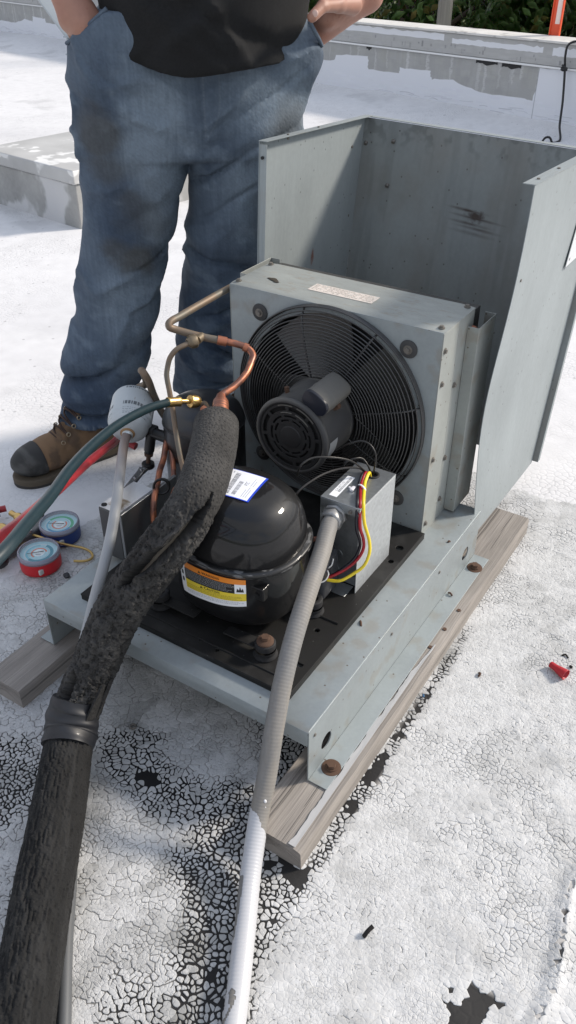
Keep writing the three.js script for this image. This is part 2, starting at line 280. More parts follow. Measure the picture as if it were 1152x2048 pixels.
// flakes of the coating: every flake is a small domed slab over the dark membrane
{
  const S = 0.0074, nx = Math.ceil((FL[1] - FL[0]) / S), nz = Math.ceil((FL[3] - FL[2]) / S);
  const seed = (i, j) => { let x = FL[0] + (i + 0.08 + 0.84 * h2(i, j, 301)) * S, z = FL[2] + (j + 0.08 + 0.84 * h2(i, j, 302)) * S; return [x, z]; };
  const gone = (i, j) => h2(i, j, 330) < 0.15 + 0.35 * h2(i >> 3, j >> 3, 331);
  const block = new Map(), big = (i, j) => { const k = i * 4096 + j; let v = block.get(k); if (v === undefined) { const q = seed(i, j); v = worley(q[0] * 15 + 0.5 * vn(q[0] * 40, q[1] * 40, 65), q[1] * 15, 66)[2]; block.set(k, v); } return v; };
  const pos = [], col = [], uv = [], idx = [];
  for (let j = 0; j < nz; j++) for (let i = 0; i < nx; i++) {
    if (gone(i, j)) continue; const [sx, sz] = seed(i, j), f = flaked(sx, sz); if (f < 0.03) continue;
    if (bare(sx, sz) + (h2(i, j, 310) - 0.5) * 0.25 > 0) continue;
    const w = worn(sx, sz), right = sst(0.37, 0.40, sx);
    const gap = mix(mix(0.00018, 0.0008 - 0.0004 * right, Math.pow(fbm(sx * 12, sz * 12, 3, 61), 2) * 1.6), 0.0024, w) * (0.7 + 0.6 * h2(i, j, 303)) + (w < 0.2 && h2(i, j, 304) > 0.93 ? 0.0012 : 0);
    const join = 0.03 + (1 - w) * (0.10 + (0.70 + 0.12 * right) * sst(0.36 - 0.14 * right, 0.60 - 0.06 * right, fbm(sx * 13, sz * 13, 3, 63)));
    if ((sx < -0.32 && sz > 0.32) || (sx > 0.84 && sz > 0.3)) continue;
    let poly = [[sx - S * 2.2, sz - S * 2.2], [sx + S * 2.2, sz - S * 2.2], [sx + S * 2.2, sz + S * 2.2], [sx - S * 2.2, sz + S * 2.2]];
    for (let b = -3; b <= 3 && poly.length; b++) for (let a = -3; a <= 3; a++) {
      if ((!a && !b) || gone(i + a, j + b)) continue; const q = seed(i + a, j + b), dx = q[0] - sx, dz = q[1] - sz, L = Math.hypot(dx, dz), ux = dx / L, uz = dz / L;
      const e1 = h2(i * 2 + a, j * 2 + b, 320), e2 = h2(i * 2 + a, j * 2 + b, 321), main = big(i, j) !== big(i + a, j + b), jn = (!main || right > 0.5) && e2 < join, m = L / 2 - (jn ? -0.0032 : gap * (0.25 + 1.5 * e1) + (main ? mix(0.0006, 0.0, right) : 0)) / 2;
      const out = [];
      for (let k = 0; k < poly.length; k++) { const p = poly[k], r = poly[(k + 1) % poly.length], dp = (p[0] - sx) * ux + (p[1] - sz) * uz - m, dr = (r[0] - sx) * ux + (r[1] - sz) * uz - m; if (dp <= 0) out.push(p); if ((dp < 0) !== (dr < 0)) { const t = dp / (dp - dr); out.push([mix(p[0], r[0], t), mix(p[1], r[1], t)]); } }
      poly = out;
    }
    if (poly.length < 3) continue;
    const ch = []; const cut = mix(0.16, 0.24, w);
    for (let k = 0; k < poly.length; k++) { const p = poly[k], r = poly[(k + 1) % poly.length], L = Math.hypot(p[0] - r[0], p[1] - r[1]); if (L < 0.0004) { ch.push(p); continue; } const e = (h2(i * 31 + k, j, 305) - 0.5) * 0.0007 * (w > 0.2 ? 1 : 0.4), nxx = (r[1] - p[1]) / L, nzz = -(r[0] - p[0]) / L; ch.push([mix(p[0], r[0], cut), mix(p[1], r[1], cut)]); if (L > 0.004) ch.push([mix(p[0], r[0], 0.5) + nxx * e, mix(p[1], r[1], 0.5) + nzz * e]); ch.push([mix(p[0], r[0], 1 - cut), mix(p[1], r[1], 1 - cut)]); }
    const H = (0.0010 + 0.00025 * h2(i, j, 306)) * f + 0.0003, dome = mix(0.0002, 0.00035, right) * (0.4 + h2(i, j, 307)), tx = (h2(i, j, 308) - 0.5) * 0.035, tz = (h2(i, j, 309) - 0.5) * 0.035;
    
    const dirt = mix(0.20, 0.09, right) * sst(0.5, 0.7, fbm(sx * 11, sz * 11, 4, 51)) + mix(0.16, 0.10, right) * sst(0.52, 0.72, fbm(sx * 30 + sz * 9, sz * 22, 4, 53)) + 0.06 * h2(i, j, 311) + 0.16 * w * (0.3 + 0.7 * vn(sx * 30, sz * 30, 52)) + 0.07 * sst(0.40, 0.34, sx);
    const wr = 0.05 * right, c = [0.93 - wr - dirt, 0.93 - wr - dirt, 0.925 - wr - dirt * 1.02], b0 = pos.length / 3, n = ch.length;
    const put = (x, z, y) => { pos.push(x, roofH(x, z) + y + (x - sx) * tx + (z - sz) * tz, z); uv.push(x, z); col.push(...c); };
    for (const [x, z] of ch) put(x, z, -0.0008);
    for (const [x, z] of ch) put(mix(x, sx, 0.02), mix(z, sz, 0.02), H * 0.72);
    const bev = 0.11 + 0.08 * right;
    for (const [x, z] of ch) put(mix(x, sx, bev), mix(z, sz, bev), H);
    put(sx, sz, H + dome);
    for (let k = 0; k < n; k++) { const l = (k + 1) % n; for (const r of [0, n]) idx.push(b0 + r + k, b0 + r + n + k, b0 + r + l, b0 + r + l, b0 + r + n + k, b0 + r + n + l); idx.push(b0 + 2 * n + k, b0 + 3 * n, b0 + 2 * n + l); }
  }
  const g = new THREE.BufferGeometry(); g.setAttribute('position', new THREE.Float32BufferAttribute(pos, 3)); g.setAttribute('uv', new THREE.Float32BufferAttribute(uv, 2)); g.setAttribute('color', new THREE.Float32BufferAttribute(col, 3)); g.setIndex(idx); g.computeVertexNormals();
  const grain = valTex(1024, 1024, (u, v) => { const a = worley(u * 52 + 0.6 * vn(u * 40, v * 40, 3, 40, 40), v * 52, 6, 52), b = worley(u * 30, v * 30, 7, 30), m = sst(0.35, 0.65, fbm(u * 6, v * 6, 3, 76, 6, 6)); return clamp(0.42 * m * sst(0, 0.22, a[1] - a[0]) + 0.25 * (1 - m) * sst(0, 0.16, b[1] - b[0]) + 0.5 * fbm(u * 70, v * 70, 4, 77, 70, 70)); }); grain.repeat.set(2.4, 2.4);
  const gcol = colTex(1024, 1024, (u, v) => { const s = worley(u * 70, v * 70, 5, 70), k = worley(u * 56 + 0.7 * vn(u * 30, v * 30, 41, 30, 30), v * 56, 15, 56), m = sst(0.40, 0.62, fbm(u * 7, v * 7, 4, 79, 7, 7)); const c = 0.93 + 0.26 * (fbm(u * 34, v * 34, 5, 78, 34, 34) - 0.5) - 0.24 * m * (1 - sst(0.01, 0.13, k[1] - k[0])) - (s[2] > 0.90 ? 0.38 * (1 - sst(0.10, 0.26, s[0])) : 0); return [c, c * 0.997, c * 0.988]; }); gcol.repeat.set(2.6, 2.6);
  const m = struct('roof_coating_flakes', g, M([0.715, 0.72, 0.725], { map: gcol, bumpMap: grain, bumpScale: 0.0012, vertexColors: true, roughness: 0.7 }), 'stuff');
  m.userData.label = 'cracked white roof coating broken into small flakes around the unit'; m.userData.category = 'roof coating';
}
// land below the roof, beyond the parapet
{
  const g = new THREE.PlaneGeometry(700, 700, 8, 8); g.rotateX(-Math.PI / 2); g.translate(0, -4.6, 0);
  const t = colTex(256, 256, (u, v) => { const c = fbm(u * 8, v * 8, 5, 95, 8, 8); return [0.06 + 0.05 * c, 0.075 + 0.05 * c, 0.03 + 0.02 * c]; }); t.repeat.set(120, 120);
  struct('ground', g, M([1, 1, 1], { map: t, roughness: 1 }));
}

// ---------------------------------------------------------------- parapet
{
  const tn = -Math.atan(WALL_K), org = [-1.05, 0, wallZ(-1.05)];
  const w = thing('parapet_wall', 'low roof-edge parapet wall, grey concrete half painted white, behind the housing', 'parapet wall', org, null, tn);
  const U0 = -4.6, U1 = 1.4, H0 = -0.02, H1 = 0.6, px = u => (u - U0) / (U1 - U0) * 2048, py = y => (H1 - y) / (H1 - H0) * 340;
  const wallTex = canvasTex(2048, 340, (c, W, H) => {
    c.fillStyle = 'rgb(168,168,166)'; c.fillRect(0, 0, W, H);
    const rr = mulberry(5);
    for (let i = 0; i < 2600; i++) { const g = 150 + rr() * 46 | 0; c.fillStyle = `rgba(${g},${g},${g - 2},0.14)`; const x = rr() * W, y = rr() * H; c.fillRect(x, y, 4 + rr() * 26, 8 + rr() * 60); }
    for (let i = 0; i < 46; i++) { const g = 190 + rr() * 40 | 0; c.fillStyle = `rgba(${g},${g},${g},0.32)`; const x = rr() * W, y = py(0.42) + rr() * 10; let q = y; const w0 = 2 + rr() * 9, n0 = 5 + rr() * 16 | 0; for (let k = 0; k < n0; k++) { c.fillRect(x + (rr() - 0.5) * 4 - w0 / 2, q, w0 * (0.5 + rr() * 0.7), 9); q += 7; } }
    const P2 = [[-4.6, 0.24], [-3.9, 0.27], [-3.4, 0.20], [-3.0, 0.30], [-2.7, 0.26], [-2.39, 0.274], [-2.37, 0.323], [-1.99, 0.34], [-1.98, 0.242], [-1.63, 0.249], [-1.62, 0.287], [-1.30, 0.299], [-1.28, 0.236], [-1.06, 0.251], [-0.79, 0.192], [-0.42, 0.199], [-0.31, 0.195], [-0.29, 0.405], [0.1, 0.41], [0.5, 0.40], [0.52, 0.3], [1.0, 0.28], [1.4, 0.25]];
    c.fillStyle = 'rgb(226,228,233)'; c.beginPath(); c.moveTo(px(U0), py(H0)); let last = P2[0];
    for (const q of P2) { for (let k = 1; k <= 6; k++) { const t = k / 6; c.lineTo(px(mix(last[0], q[0], t)) + (rr() - 0.5) * 5, py(mix(last[1], q[1], t)) + (rr() - 0.5) * 6); } last = q; }
    c.lineTo(px(U1), py(H0)); c.closePath(); c.fill();
    for (let i = 0; i < 900; i++) { const g = 205 + rr() * 45 | 0; c.fillStyle = `rgba(${g},${g + 1},${g + 4},0.12)`; c.fillRect(rr() * W, py(0.2) + rr() * 130, 6 + rr() * 40, 2 + rr() * 12); }
    for (let i = 0; i < 70; i++) { c.strokeStyle = `rgba(150,152,158,${0.15 + rr() * 0.3})`; c.lineWidth = 1 + rr() * 2; const x = px(-2.2 + rr() * 2.6), y = py(0.02 + rr() * 0.10); c.beginPath(); c.moveTo(x, y); c.quadraticCurveTo(x + 10 + rr() * 20, y - 8 + rr() * 10, x + 20 + rr() * 40, y - 6 + rr() * 12); c.stroke(); }
    c.fillStyle = 'rgba(120,122,126,0.5)'; c.fillRect(px(-0.30), py(0.4), 2, py(0.06) - py(0.4));
  });
  wallTex.wrapS = THREE.MirroredRepeatWrapping;
  const rawF = (x0, x1, y0, y1, z, nu) => grid(nu, 6, (u, v) => [mix(x0, x1, u), mix(y0, y1, v), z]);
  const setUV = g => { const p = g.attributes.position; for (let i = 0; i < p.count; i++) g.attributes.uv.setXY(i, (p.getX(i) - U0) / (U1 - U0), (p.getY(i) - H0) / (H1 - H0)); return g; };
  const cm = M([0.9, 0.9, 0.9], { map: wallTex, roughness: 0.85 });
  const conc = colTex(256, 256, (u, v) => { const c = 0.40 + 0.16 * (fbm(u * 8, v * 8, 5, 101, 8, 8) - 0.5); return [c, c, c * 0.98]; });
  const cmat = M([1, 1, 1], { map: conc, roughness: 0.9, bumpMap: conc, bumpScale: 0.003 });
  // the wall: a block with one missing strip under the bar where the joint has opened
  part('wall', [bx(-15, 7, -4.6, 0.412, -0.25, -0.006, 0.004)], cmat, w);
  part('painted_face', setUV(rawF(-15, 7, -0.02, 0.41, 0.0, 60)), cm, w);
  const fasTex = canvasTex(2048, 128, (c, W, H) => {
    c.fillStyle = 'rgb(176,176,174)'; c.fillRect(0, 0, W, H); const rr = mulberry(9);
    for (let i = 0; i < 1500; i++) { const g = 150 + rr() * 50 | 0; c.fillStyle = `rgba(${g},${g},${g},0.15)`; c.fillRect(rr() * W, rr() * H, 6 + rr() * 40, 3 + rr() * 20); }
    c.fillStyle = 'rgb(224,226,230)';
    for (const [a, b, t, e] of [[-4.2, -3.0, 20, 62], [-2.6, -1.18, 14, 50], [-1.10, -0.28, 30, 62], [-0.2, 0.6, 24, 70], [0.8, 1.3, 10, 50]]) { const A = (a - U0) / 6 * W, B = (b - U0) / 6 * W; c.beginPath(); c.moveTo(A, t + 10); for (let k = 0; k <= 30; k++) c.lineTo(mix(A, B, k / 30), t + (rr() - 0.5) * 12); for (let k = 30; k >= 0; k--) c.lineTo(mix(A, B, k / 30), e + (rr() - 0.5) * 5); c.fill(); }
    for (let i = 0; i < 60; i++) { c.fillStyle = `rgba(70,72,76,${0.1 + rr() * 0.25})`; const x = rr() * W; c.fillRect(x, 60 + rr() * 40, 2 + rr() * 5, 10 + rr() * 30); }
  });
  fasTex.wrapS = THREE.MirroredRepeatWrapping;
  const fg = bx(-15, 7, 0.43, 0.572, -0.245, 0.014, 0.006), fp = fg.attributes.position; for (let i = 0; i < fp.count; i++) fg.attributes.uv.setXY(i, (fp.getX(i) - U0) / 6, (fp.getY(i) - 0.43) / 0.145);
  part('fascia', fg, M([0.9, 0.9, 0.9], { map: fasTex, roughness: 0.8 }), w);
  const capT = colTex(512, 128, (u, v) => { const c = 0.62 + 0.2 * (fbm(u * 20, v * 6, 5, 103, 20, 6) - 0.5) - 0.25 * sst(0.66, 0.74, fbm(u * 16, v * 5, 4, 104, 16, 5)); return [c, c * 0.975, c * 0.92]; }); capT.repeat.set(0.4, 1.6);
  for (let k = 0; k < 7; k++) part('cap', bx(-15 + k * 3.14, -15 + k * 3.14 + 3.132, 0.573, 0.588, -0.275, 0.03, 0.004), M([1, 1, 1], { map: capT, roughness: 0.7 }), w);
  part('termination_bar', [bx(-15, 7, 0.414, 0.428, -0.01, 0.022, 0.004)], M([0.74, 0.74, 0.73], { roughness: 0.6 }), w);
  const blk = M([0.015, 0.015, 0.016], { roughness: 0.7 });
  part('open_joint', [[-0.86, -0.66, 0.392], [-0.62, -0.45, 0.388], [-2.01, -1.95, 0.395], [-3.2, -3.1, 0.392]].map(([a, b, y]) => grid(10, 3, (u, v) => [mix(a, b, u), mix(y + 0.006 * Math.sin(u * 9) - 0.006 * h2(u * 10, 3), 0.413, v), 0.003])), blk, w);
}
{ // black cable over the parapet
  const c = thing('black_cable', 'thin black cable hanging over the parapet wall by the orange post', 'cable', [-1.1, 0.3, -5.7]);
  part('cable', tube([[-0.8, 0.597, -5.78], [-1.0, 0.597, -5.775], [-1.085, 0.597, -5.765], [-1.118, 0.577, -5.745], [-1.128, 0.511, -5.755], [-1.118, 0.428, -5.765], [-1.09, 0.232, -5.75], [-1.05, 0.09, -5.64], [-0.99, 0.02, -5.49], [-1.01, 0.008, -5.47], [-1.03, 0.008, -5.46], [-1.05, 0.04, -5.45], [-1.075, 0.04, -5.44], [-1.10, 0.008, -5.45]], 0.008, 90, 8), M([0.012, 0.012, 0.013], { roughness: 0.5 }), c);
  part('knot', [0, 1, 2].map(k => { const g = new THREE.TorusGeometry(0.017, 0.008, 8, 20); g.rotateX(1.2 + k * 0.5); g.rotateY(k); g.translate(-1.12, 0.425 + k * 0.008, -5.752); return g; }), M([0.012, 0.012, 0.013], { roughness: 0.5 }), c);
}
{ // orange marker post
  const p = thing('marker_post', 'orange marker post with white reflective strip standing behind the parapet', 'marker post', [-1.36, 0.588, -6.06]);
  const o = M([0.78, 0.10, 0.035], { roughness: 0.45 });
  part('post', [bx(-1.397, -1.323, -0.2, 1.55, -6.215, -6.18, 0.008), bx(-1.399, -1.391, -0.2, 1.55, -6.18, -6.165, 0.003), bx(-1.329, -1.321, -0.2, 1.55, -6.18, -6.165, 0.003)], o, p);
  part('reflector', bx(-1.366, -1.331, 0.66, 0.86, -6.18, -6.177, 0.001), M([0.85, 0.72, 0.66], { roughness: 0.3 }), p);
}
{ // concrete curb
  const c = thing('concrete_curb', 'low square concrete curb streaked with white paint, left of the man', 'concrete curb', [-2.38, 0, -2.2], null, -0.146);
  const t = colTex(512, 512, (u, v) => { const n = fbm(u * 6, v * 6, 5, 111, 6, 6), s = sst(0.50, 0.60, fbm(u * 4 + 2, v * 3, 5, 112, 4, 3)), q = 0.30 + 0.16 * (n - 0.5) + 0.05 * fbm(u * 60, v * 60, 3, 113, 60, 60), w = 0.62; return [mix(q, w, s * 0.75), mix(q, w, s * 0.75), mix(q * 0.97, w * 1.01, s * 0.75)]; });
  t.repeat.set(1.2, 1.2);
  const top = colTex(512, 512, (u, v) => { const n = fbm(u * 5, v * 5, 5, 115, 5, 5); const q = 0.44 + 0.2 * (n - 0.5) + 0.25 * sst(0.62, 0.68, fbm(u * 7, v * 7, 4, 116, 7, 7)); return [q, q, q * 0.98]; });
  part('body', bx(-0.77, -0.012, -0.05, 0.215, -1.19, -0.012, 0.01), M([1, 1, 1], { map: t, roughness: 0.9, bumpMap: t, bumpScale: 0.006 }), c);
  part('cap_slab', bx(-0.785, 0, 0.216, 0.283, -1.2, 0, 0.008), M([1, 1, 1], { map: top, roughness: 0.85 }), c);
  part('paint_lump', [[-0.03, 0.26, -0.1], [-0.02, 0.23, -0.06], [-0.3, 0.284, -0.5], [-0.36, 0.284, -0.42], [-0.24, 0.284, -0.6]].map(([x, y, z], i) => { const g = new THREE.IcosahedronGeometry(0.02, 1); g.scale(1 + i * 0.2, 0.4, 1.2); g.translate(x, y, z); return g; }), M([0.8, 0.8, 0.78]), c);
}
{ // steel support at the far left
  const s = thing('steel_support', 'pale grey steel support bracket with strut channel beside the man\'s pocket', 'steel support', [-3.9, 0, -3.9]);
  const m = M([0.36, 0.40, 0.43], { roughness: 0.5, metalness: 0.3 });
  const dir = V(0.842, 0, -0.539), at = (a, y, d = 0) => [-3.80 + dir.x * a + d * 0.539, y, -3.65 + dir.z * a + d * 0.842];
  const bar = (a, b, w, h) => { const A = V(...a), B = V(...b), g = new RoundedBoxGeometry(w, A.distanceTo(B), h, 2, 0.004); g.applyQuaternion(new THREE.Quaternion().setFromUnitVectors(V(0, 1, 0), B.clone().sub(A).normalize())); g.translate((A.x + B.x) / 2, (A.y + B.y) / 2, (A.z + B.z) / 2); return g; };
  const ch = (a0, a1, y) => { const o = []; for (const [dy, dd, hh, ww] of [[-0.05, 0, 0.008, 0.09], [0.05, 0, 0.008, 0.09], [0, -0.04, 0.10, 0.008]]) { const g = new THREE.BoxGeometry(a1 - a0, hh, ww); g.rotateY(Math.atan2(0.539, 0.842)); g.translate(...at((a0 + a1) / 2, y + dy, dd)); o.push(g); } return o; };
  part('strut_channel', ch(0, 1.0, 0.61), m, s);
  part('post', bar(at(0.55, 0, -0.1), at(0.55, 1.6, -0.1), 0.1, 0.1), m, s);
  part('brace', bar(at(-0.24, 1.12, -0.06), at(0.09, 0.64, -0.06), 0.16, 0.02), m, s);
  part('bolt', [cyl(at(0.03, 0.61, -0.04), at(0.03, 0.61, -0.01), 0.014)], M([0.1, 0.1, 0.1], { metalness: 0.6 }), s);
}
{ // utility pole
  const p = thing('utility_pole', 'weathered grey utility pole standing among the trees beyond the roof', 'utility pole', [-3.98, -4.6, -10.2]);
  const t = colTex(128, 256, (u, v) => { const c = 0.24 + 0.12 * (fbm(u * 30, v * 3, 4, 121, 30, 3) - 0.5); return [c, c * 0.95, c * 0.86]; });
  part('shaft', tube([[-3.985, -4.6, -10.2], [-3.98, 0, -10.2], [-3.96, 5.2, -10.2]], t2 => 0.10 - 0.022 * t2, 20, 16), M([1, 1, 1], { map: t, roughness: 0.95 }), p);
  part('crossarm', bx(-4.9, -3.0, 4.6, 4.72, -10.30, -10.18, 0.01), M([0.16, 0.13, 0.1]), p);
}
// ---------------------------------------------------------------- trees
function tree(name, label, x, z, h, r, col, seed, n = 9000) {
  const rr = mulberry(seed), base = -4.6, t = thing(name, label, 'tree', [x, base, z], 'trees beyond the parapet');
  const bark = M([0.07, 0.055, 0.042], { roughness: 1 });
  const limbs = [tube([[x, base, z], [x + 0.1, base + h * 0.3, z], [x - 0.15, base + h * 0.6, z + 0.1], [x, base + h * 0.9, z]], q => 0.2 * (1 - q * 0.85), 20, 10)];
  const clumps = [];
  for (let i = 0; i < 46; i++) {
    const a = rr() * 6.283, v = rr(), yy = base + h * (0.22 + 0.74 * v), prof = Math.sqrt(Math.max(0.05, 1 - Math.pow((v - 0.38) / 0.64, 2)));
    const q = r * prof * (0.45 + 0.55 * Math.sqrt(rr())), cx = x + Math.cos(a) * q, cz = z + Math.sin(a) * q;
    clumps.push([cx, yy, cz, r * (0.20 + 0.16 * rr())]);
    if (i % 4 === 0) limbs.push(tube([[x, base + h * (0.2 + 0.5 * v), z], [mix(x, cx, 0.5), mix(base + h * (0.2 + 0.5 * v), yy, 0.6), mix(z, cz, 0.5)], [cx, yy, cz]], k => 0.06 * (1 - 0.8 * k), 8, 6));
  }
  part('trunk', limbs, bark, t);
  const pos = [], cl = [], idx = [], nor = [];
  for (let i = 0; i < n; i++) {
    const c = clumps[rr() * clumps.length | 0]; let dx = rr() * 2 - 1, dy = rr() * 2 - 1, dz = rr() * 2 - 1; const l = Math.hypot(dx, dy, dz) || 1, q = c[3] * (0.55 + 0.5 * rr()); dx /= l; dy /= l; dz /= l;
    const C = V(c[0] + dx * q, c[1] + dy * q * 0.8, c[2] + dz * q), s = 0.042 + 0.045 * rr();
    const nn = V(dx + rr() - 0.5, dy + 0.3 + rr() - 0.5, dz + rr() - 0.5).normalize(), u = V(rr() - 0.5, rr() - 0.5, rr() - 0.5).cross(nn).normalize(), v = nn.clone().cross(u);
    const b = pos.length / 3, k = 8.0 + 16.0 * rr() * rr(), yel = rr() > 0.94 ? 1.7 : 1;
    for (const [a, e, up] of [[-1.25, 0, 0], [0, 0.62, 0.25], [1.25, 0, -0.1], [0, -0.62, 0.25]]) { pos.push(C.x + (u.x * a + v.x * e + nn.x * up) * s, C.y + (u.y * a + v.y * e + nn.y * up) * s, C.z + (u.z * a + v.z * e + nn.z * up) * s); nor.push(nn.x, nn.y, nn.z); cl.push(col[0] * k * yel, col[1] * k, col[2] * k); }
    idx.push(b, b + 1, b + 2, b, b + 2, b + 3);
  }
  const g = new THREE.BufferGeometry(); g.setAttribute('position', new THREE.Float32BufferAttribute(pos, 3)); g.setAttribute('normal', new THREE.Float32BufferAttribute(nor, 3)); g.setAttribute('color', new THREE.Float32BufferAttribute(cl, 3)); g.setAttribute('uv', new THREE.Float32BufferAttribute(new Float32Array(pos.length / 3 * 2), 2)); g.setIndex(idx);
  part('crown', g, new THREE.MeshPhysicalMaterial({ vertexColors: true, roughness: 0.9, side: THREE.DoubleSide, transmission: 0.4, thickness: 0 }), t);
}
for (const a of [
  ['leafy_tree', 'lighter green leafy tree beyond the parapet, left of the utility pole', -5.9, -13.4, 8.2, 2.6, [0.085, 0.125, 0.05], 501, 22000],
  ['dark_tree', 'dark green tree directly right of the utility pole beyond the roof', -4.1, -15.6, 9.0, 2.7, [0.035, 0.055, 0.025], 502, 22000],
  ['dark_tree', 'dark tree in the middle between the utility pole and the orange post', -2.9, -17.2, 10, 3.0, [0.028, 0.044, 0.02], 503, 22000],
  ['dark_tree', 'dark tree with yellowing leaves directly behind the orange post', -1.9, -14.6, 8.6, 2.5, [0.04, 0.052, 0.022], 504, 22000],
  ['leafy_tree', 'green tree half hidden by the man\'s left arm beyond the parapet', -8.4, -14.2, 8.8, 2.8, [0.06, 0.09, 0.04], 505, 8000],
  ['dark_tree', 'dark tree standing furthest back behind the utility pole', -6.6, -20.5, 11.5, 3.6, [0.03, 0.05, 0.024], 506, 8000],
  ['dark_tree', 'dark tree at the right end of the row, right of the orange post', 0.6, -16.5, 9.2, 2.9, [0.035, 0.055, 0.026], 507, 7000],
  ['leafy_tree', 'green tree at the left end of the row, hidden behind the man', -12.5, -14.5, 9, 3.0, [0.05, 0.08, 0.035], 508, 7000],
  ['dark_tree', 'broad dark tree at the back right, filling the gap behind the orange post', -2.2, -21.5, 11.5, 3.8, [0.026, 0.042, 0.02], 509, 16000],
]) tree(...a);

// ================================================================ MATERIALS OF THE UNIT
const galvMap = colTex(1024, 1024, (u, v) => {
  const n = fbm(u * 6, v * 6, 5, 201, 6, 6), f = fbm(u * 90, v * 90, 3, 202, 90, 90), w = worley(u * 40, v * 40, 4, 40);
  let c = 0.335 + 0.08 * (n - 0.5) + 0.035 * (f - 0.5); const d = sst(0.60, 0.78, fbm(u * 11, v * 11, 5, 203, 11, 11));
  let r = c * 0.90, g = c * 1.0, b = c * 1.02; r = mix(r, 0.26, d * 0.4); g = mix(g, 0.235, d * 0.4); b = mix(b, 0.19, d * 0.4);
  if (w[2] > 0.965 && w[0] < 0.14) { r *= 0.45; g *= 0.36; b *= 0.3; }
  return [r, g, b];
});
const galvRough = valTex(512, 512, (u, v) => 0.42 + 0.25 * fbm(u * 12, v * 12, 5, 205, 12, 12));
const galvBump = valTex(512, 512, (u, v) => fbm(u * 40, v * 40, 4, 206, 40, 40));
for (const t of [galvMap, galvRough, galvBump]) t.repeat.set(2, 2);
const galv = M([1, 1, 1], { map: galvMap, roughnessMap: galvRough, roughness: 1, metalness: 0.25, bumpMap: galvBump, bumpScale: 0.0002 });
const galvDust = galv.clone(); galvDust.color = lin(1.04, 0.99, 0.92);
const spangle = colTex(512, 512, (u, v) => { const w = worley(u * 44, v * 44, 31, 44), c = 0.46 + 0.10 * (w[2] - 0.5) * (0.4 + 0.6 * fbm(u * 9, v * 9, 3, 33, 9, 9)) + 0.05 * (fbm(u * 60, v * 60, 3, 34, 60, 60) - 0.5); return [c * 0.95, c, c * 1.02]; }); spangle.repeat.set(4, 4);
const zinc = M([1, 1, 1], { map: spangle, metalness: 0.8, roughness: 0.34 });
const trayMap = colTex(1024, 1024, (u, v) => { const n = fbm(u * 7, v * 7, 5, 211, 7, 7), d = sst(0.5, 0.75, fbm(u * 10, v * 10, 5, 212, 10, 10)), sp = worley(u * 60, v * 60, 6, 60); let c = 0.009 + 0.006 * n + 0.016 * d; if (sp[2] > 0.97 && sp[0] < 0.13) c += 0.07; return [c, c * 0.985, c * 0.95]; }); trayMap.repeat.set(2, 2);
const tray = P([1, 1, 1], { map: trayMap, roughness: 0.6, specularIntensity: 0.6 });
const black = P([0.006, 0.006, 0.0065], { roughness: 0.5, specularIntensity: 0.4, clearcoat: 0.55, clearcoatRoughness: 0.07 });
const rubber = M([0.014, 0.014, 0.015], { roughness: 0.75 });
const dullBlack = M([0.02, 0.02, 0.021], { roughness: 0.55 });
const rustT = colTex(256, 256, (u, v) => { const n = fbm(u * 10, v * 10, 5, 221, 10, 10); return [0.045 + 0.10 * n, 0.030 + 0.045 * n, 0.022 + 0.022 * n]; }); rustT.repeat.set(20, 20);
const rust = M([1, 1, 1], { map: rustT, roughness: 0.9, bumpMap: rustT, bumpScale: 0.0008 });
const steel = M([0.42, 0.42, 0.41], { roughness: 0.35, metalness: 0.85 });
const dirtySteel = M([0.20, 0.185, 0.165], { roughness: 0.55, metalness: 0.6 });
const copper = (() => { const t = colTex(256, 256, (u, v) => { const n = fbm(u * 3, v * 5, 5, 231, 3, 5), s = sst(0.45, 0.65, n); return [mix(0.50, 0.23, s), mix(0.19, 0.11, s), mix(0.105, 0.08, s)]; }); t.repeat.set(1, 9); return M([1, 1, 1], { map: t, roughness: 0.42, metalness: 0.65 }); })();
const brownTube = (() => { const t = colTex(256, 256, (u, v) => { const n = fbm(u * 3, v * 7, 5, 235, 3, 7); const s = sst(0.35, 0.7, n); return [mix(0.20, 0.15, s), mix(0.145, 0.135, s), mix(0.10, 0.11, s)]; }); t.repeat.set(1, 7); return M([1, 1, 1], { map: t, roughness: 0.55, metalness: 0.35 }); })();
const brass = M([0.62, 0.42, 0.16], { roughness: 0.3, metalness: 0.9 });
const woodMat = (seed, tint) => {
  const f = (u, v) => { const w = fbm(u * 3, v * 12, 3, seed + 2, 3, 12), g = fbm(u * 4 + w * 0.8, v * 70, 4, seed, 4, 70), f2 = fbm(u * 10, v * 220, 3, seed + 1, 10, 220), ck = sst(0.70, 0.735, fbm(u * 2.0 + 5, v * 40, 4, seed + 3, 2, 40)); return [g, f2, ck, fbm(u * 8, v * 16, 4, seed + 5, 8, 16)]; };
  const t = colTex(1024, 512, (u, v) => { const [g, f2, ck, n] = f(u, v); let c = 0.275 + 0.08 * (g - 0.5) + 0.12 * (f2 - 0.5) + 0.12 * (n - 0.5); c *= 1 - 0.35 * ck; return [c * tint[0], c * tint[1], c * tint[2]]; });
  const b = valTex(1024, 512, (u, v) => { const [g, f2, ck] = f(u, v); return clamp(0.6 + 0.35 * (f2 - 0.5) + 0.15 * (g - 0.5) - 0.35 * ck); });
  for (const q of [t, b]) q.repeat.set(1.1, 4);
  return M([1, 1, 1], { map: t, bumpMap: b, bumpScale: 0.0022, roughness: 0.92 });
};
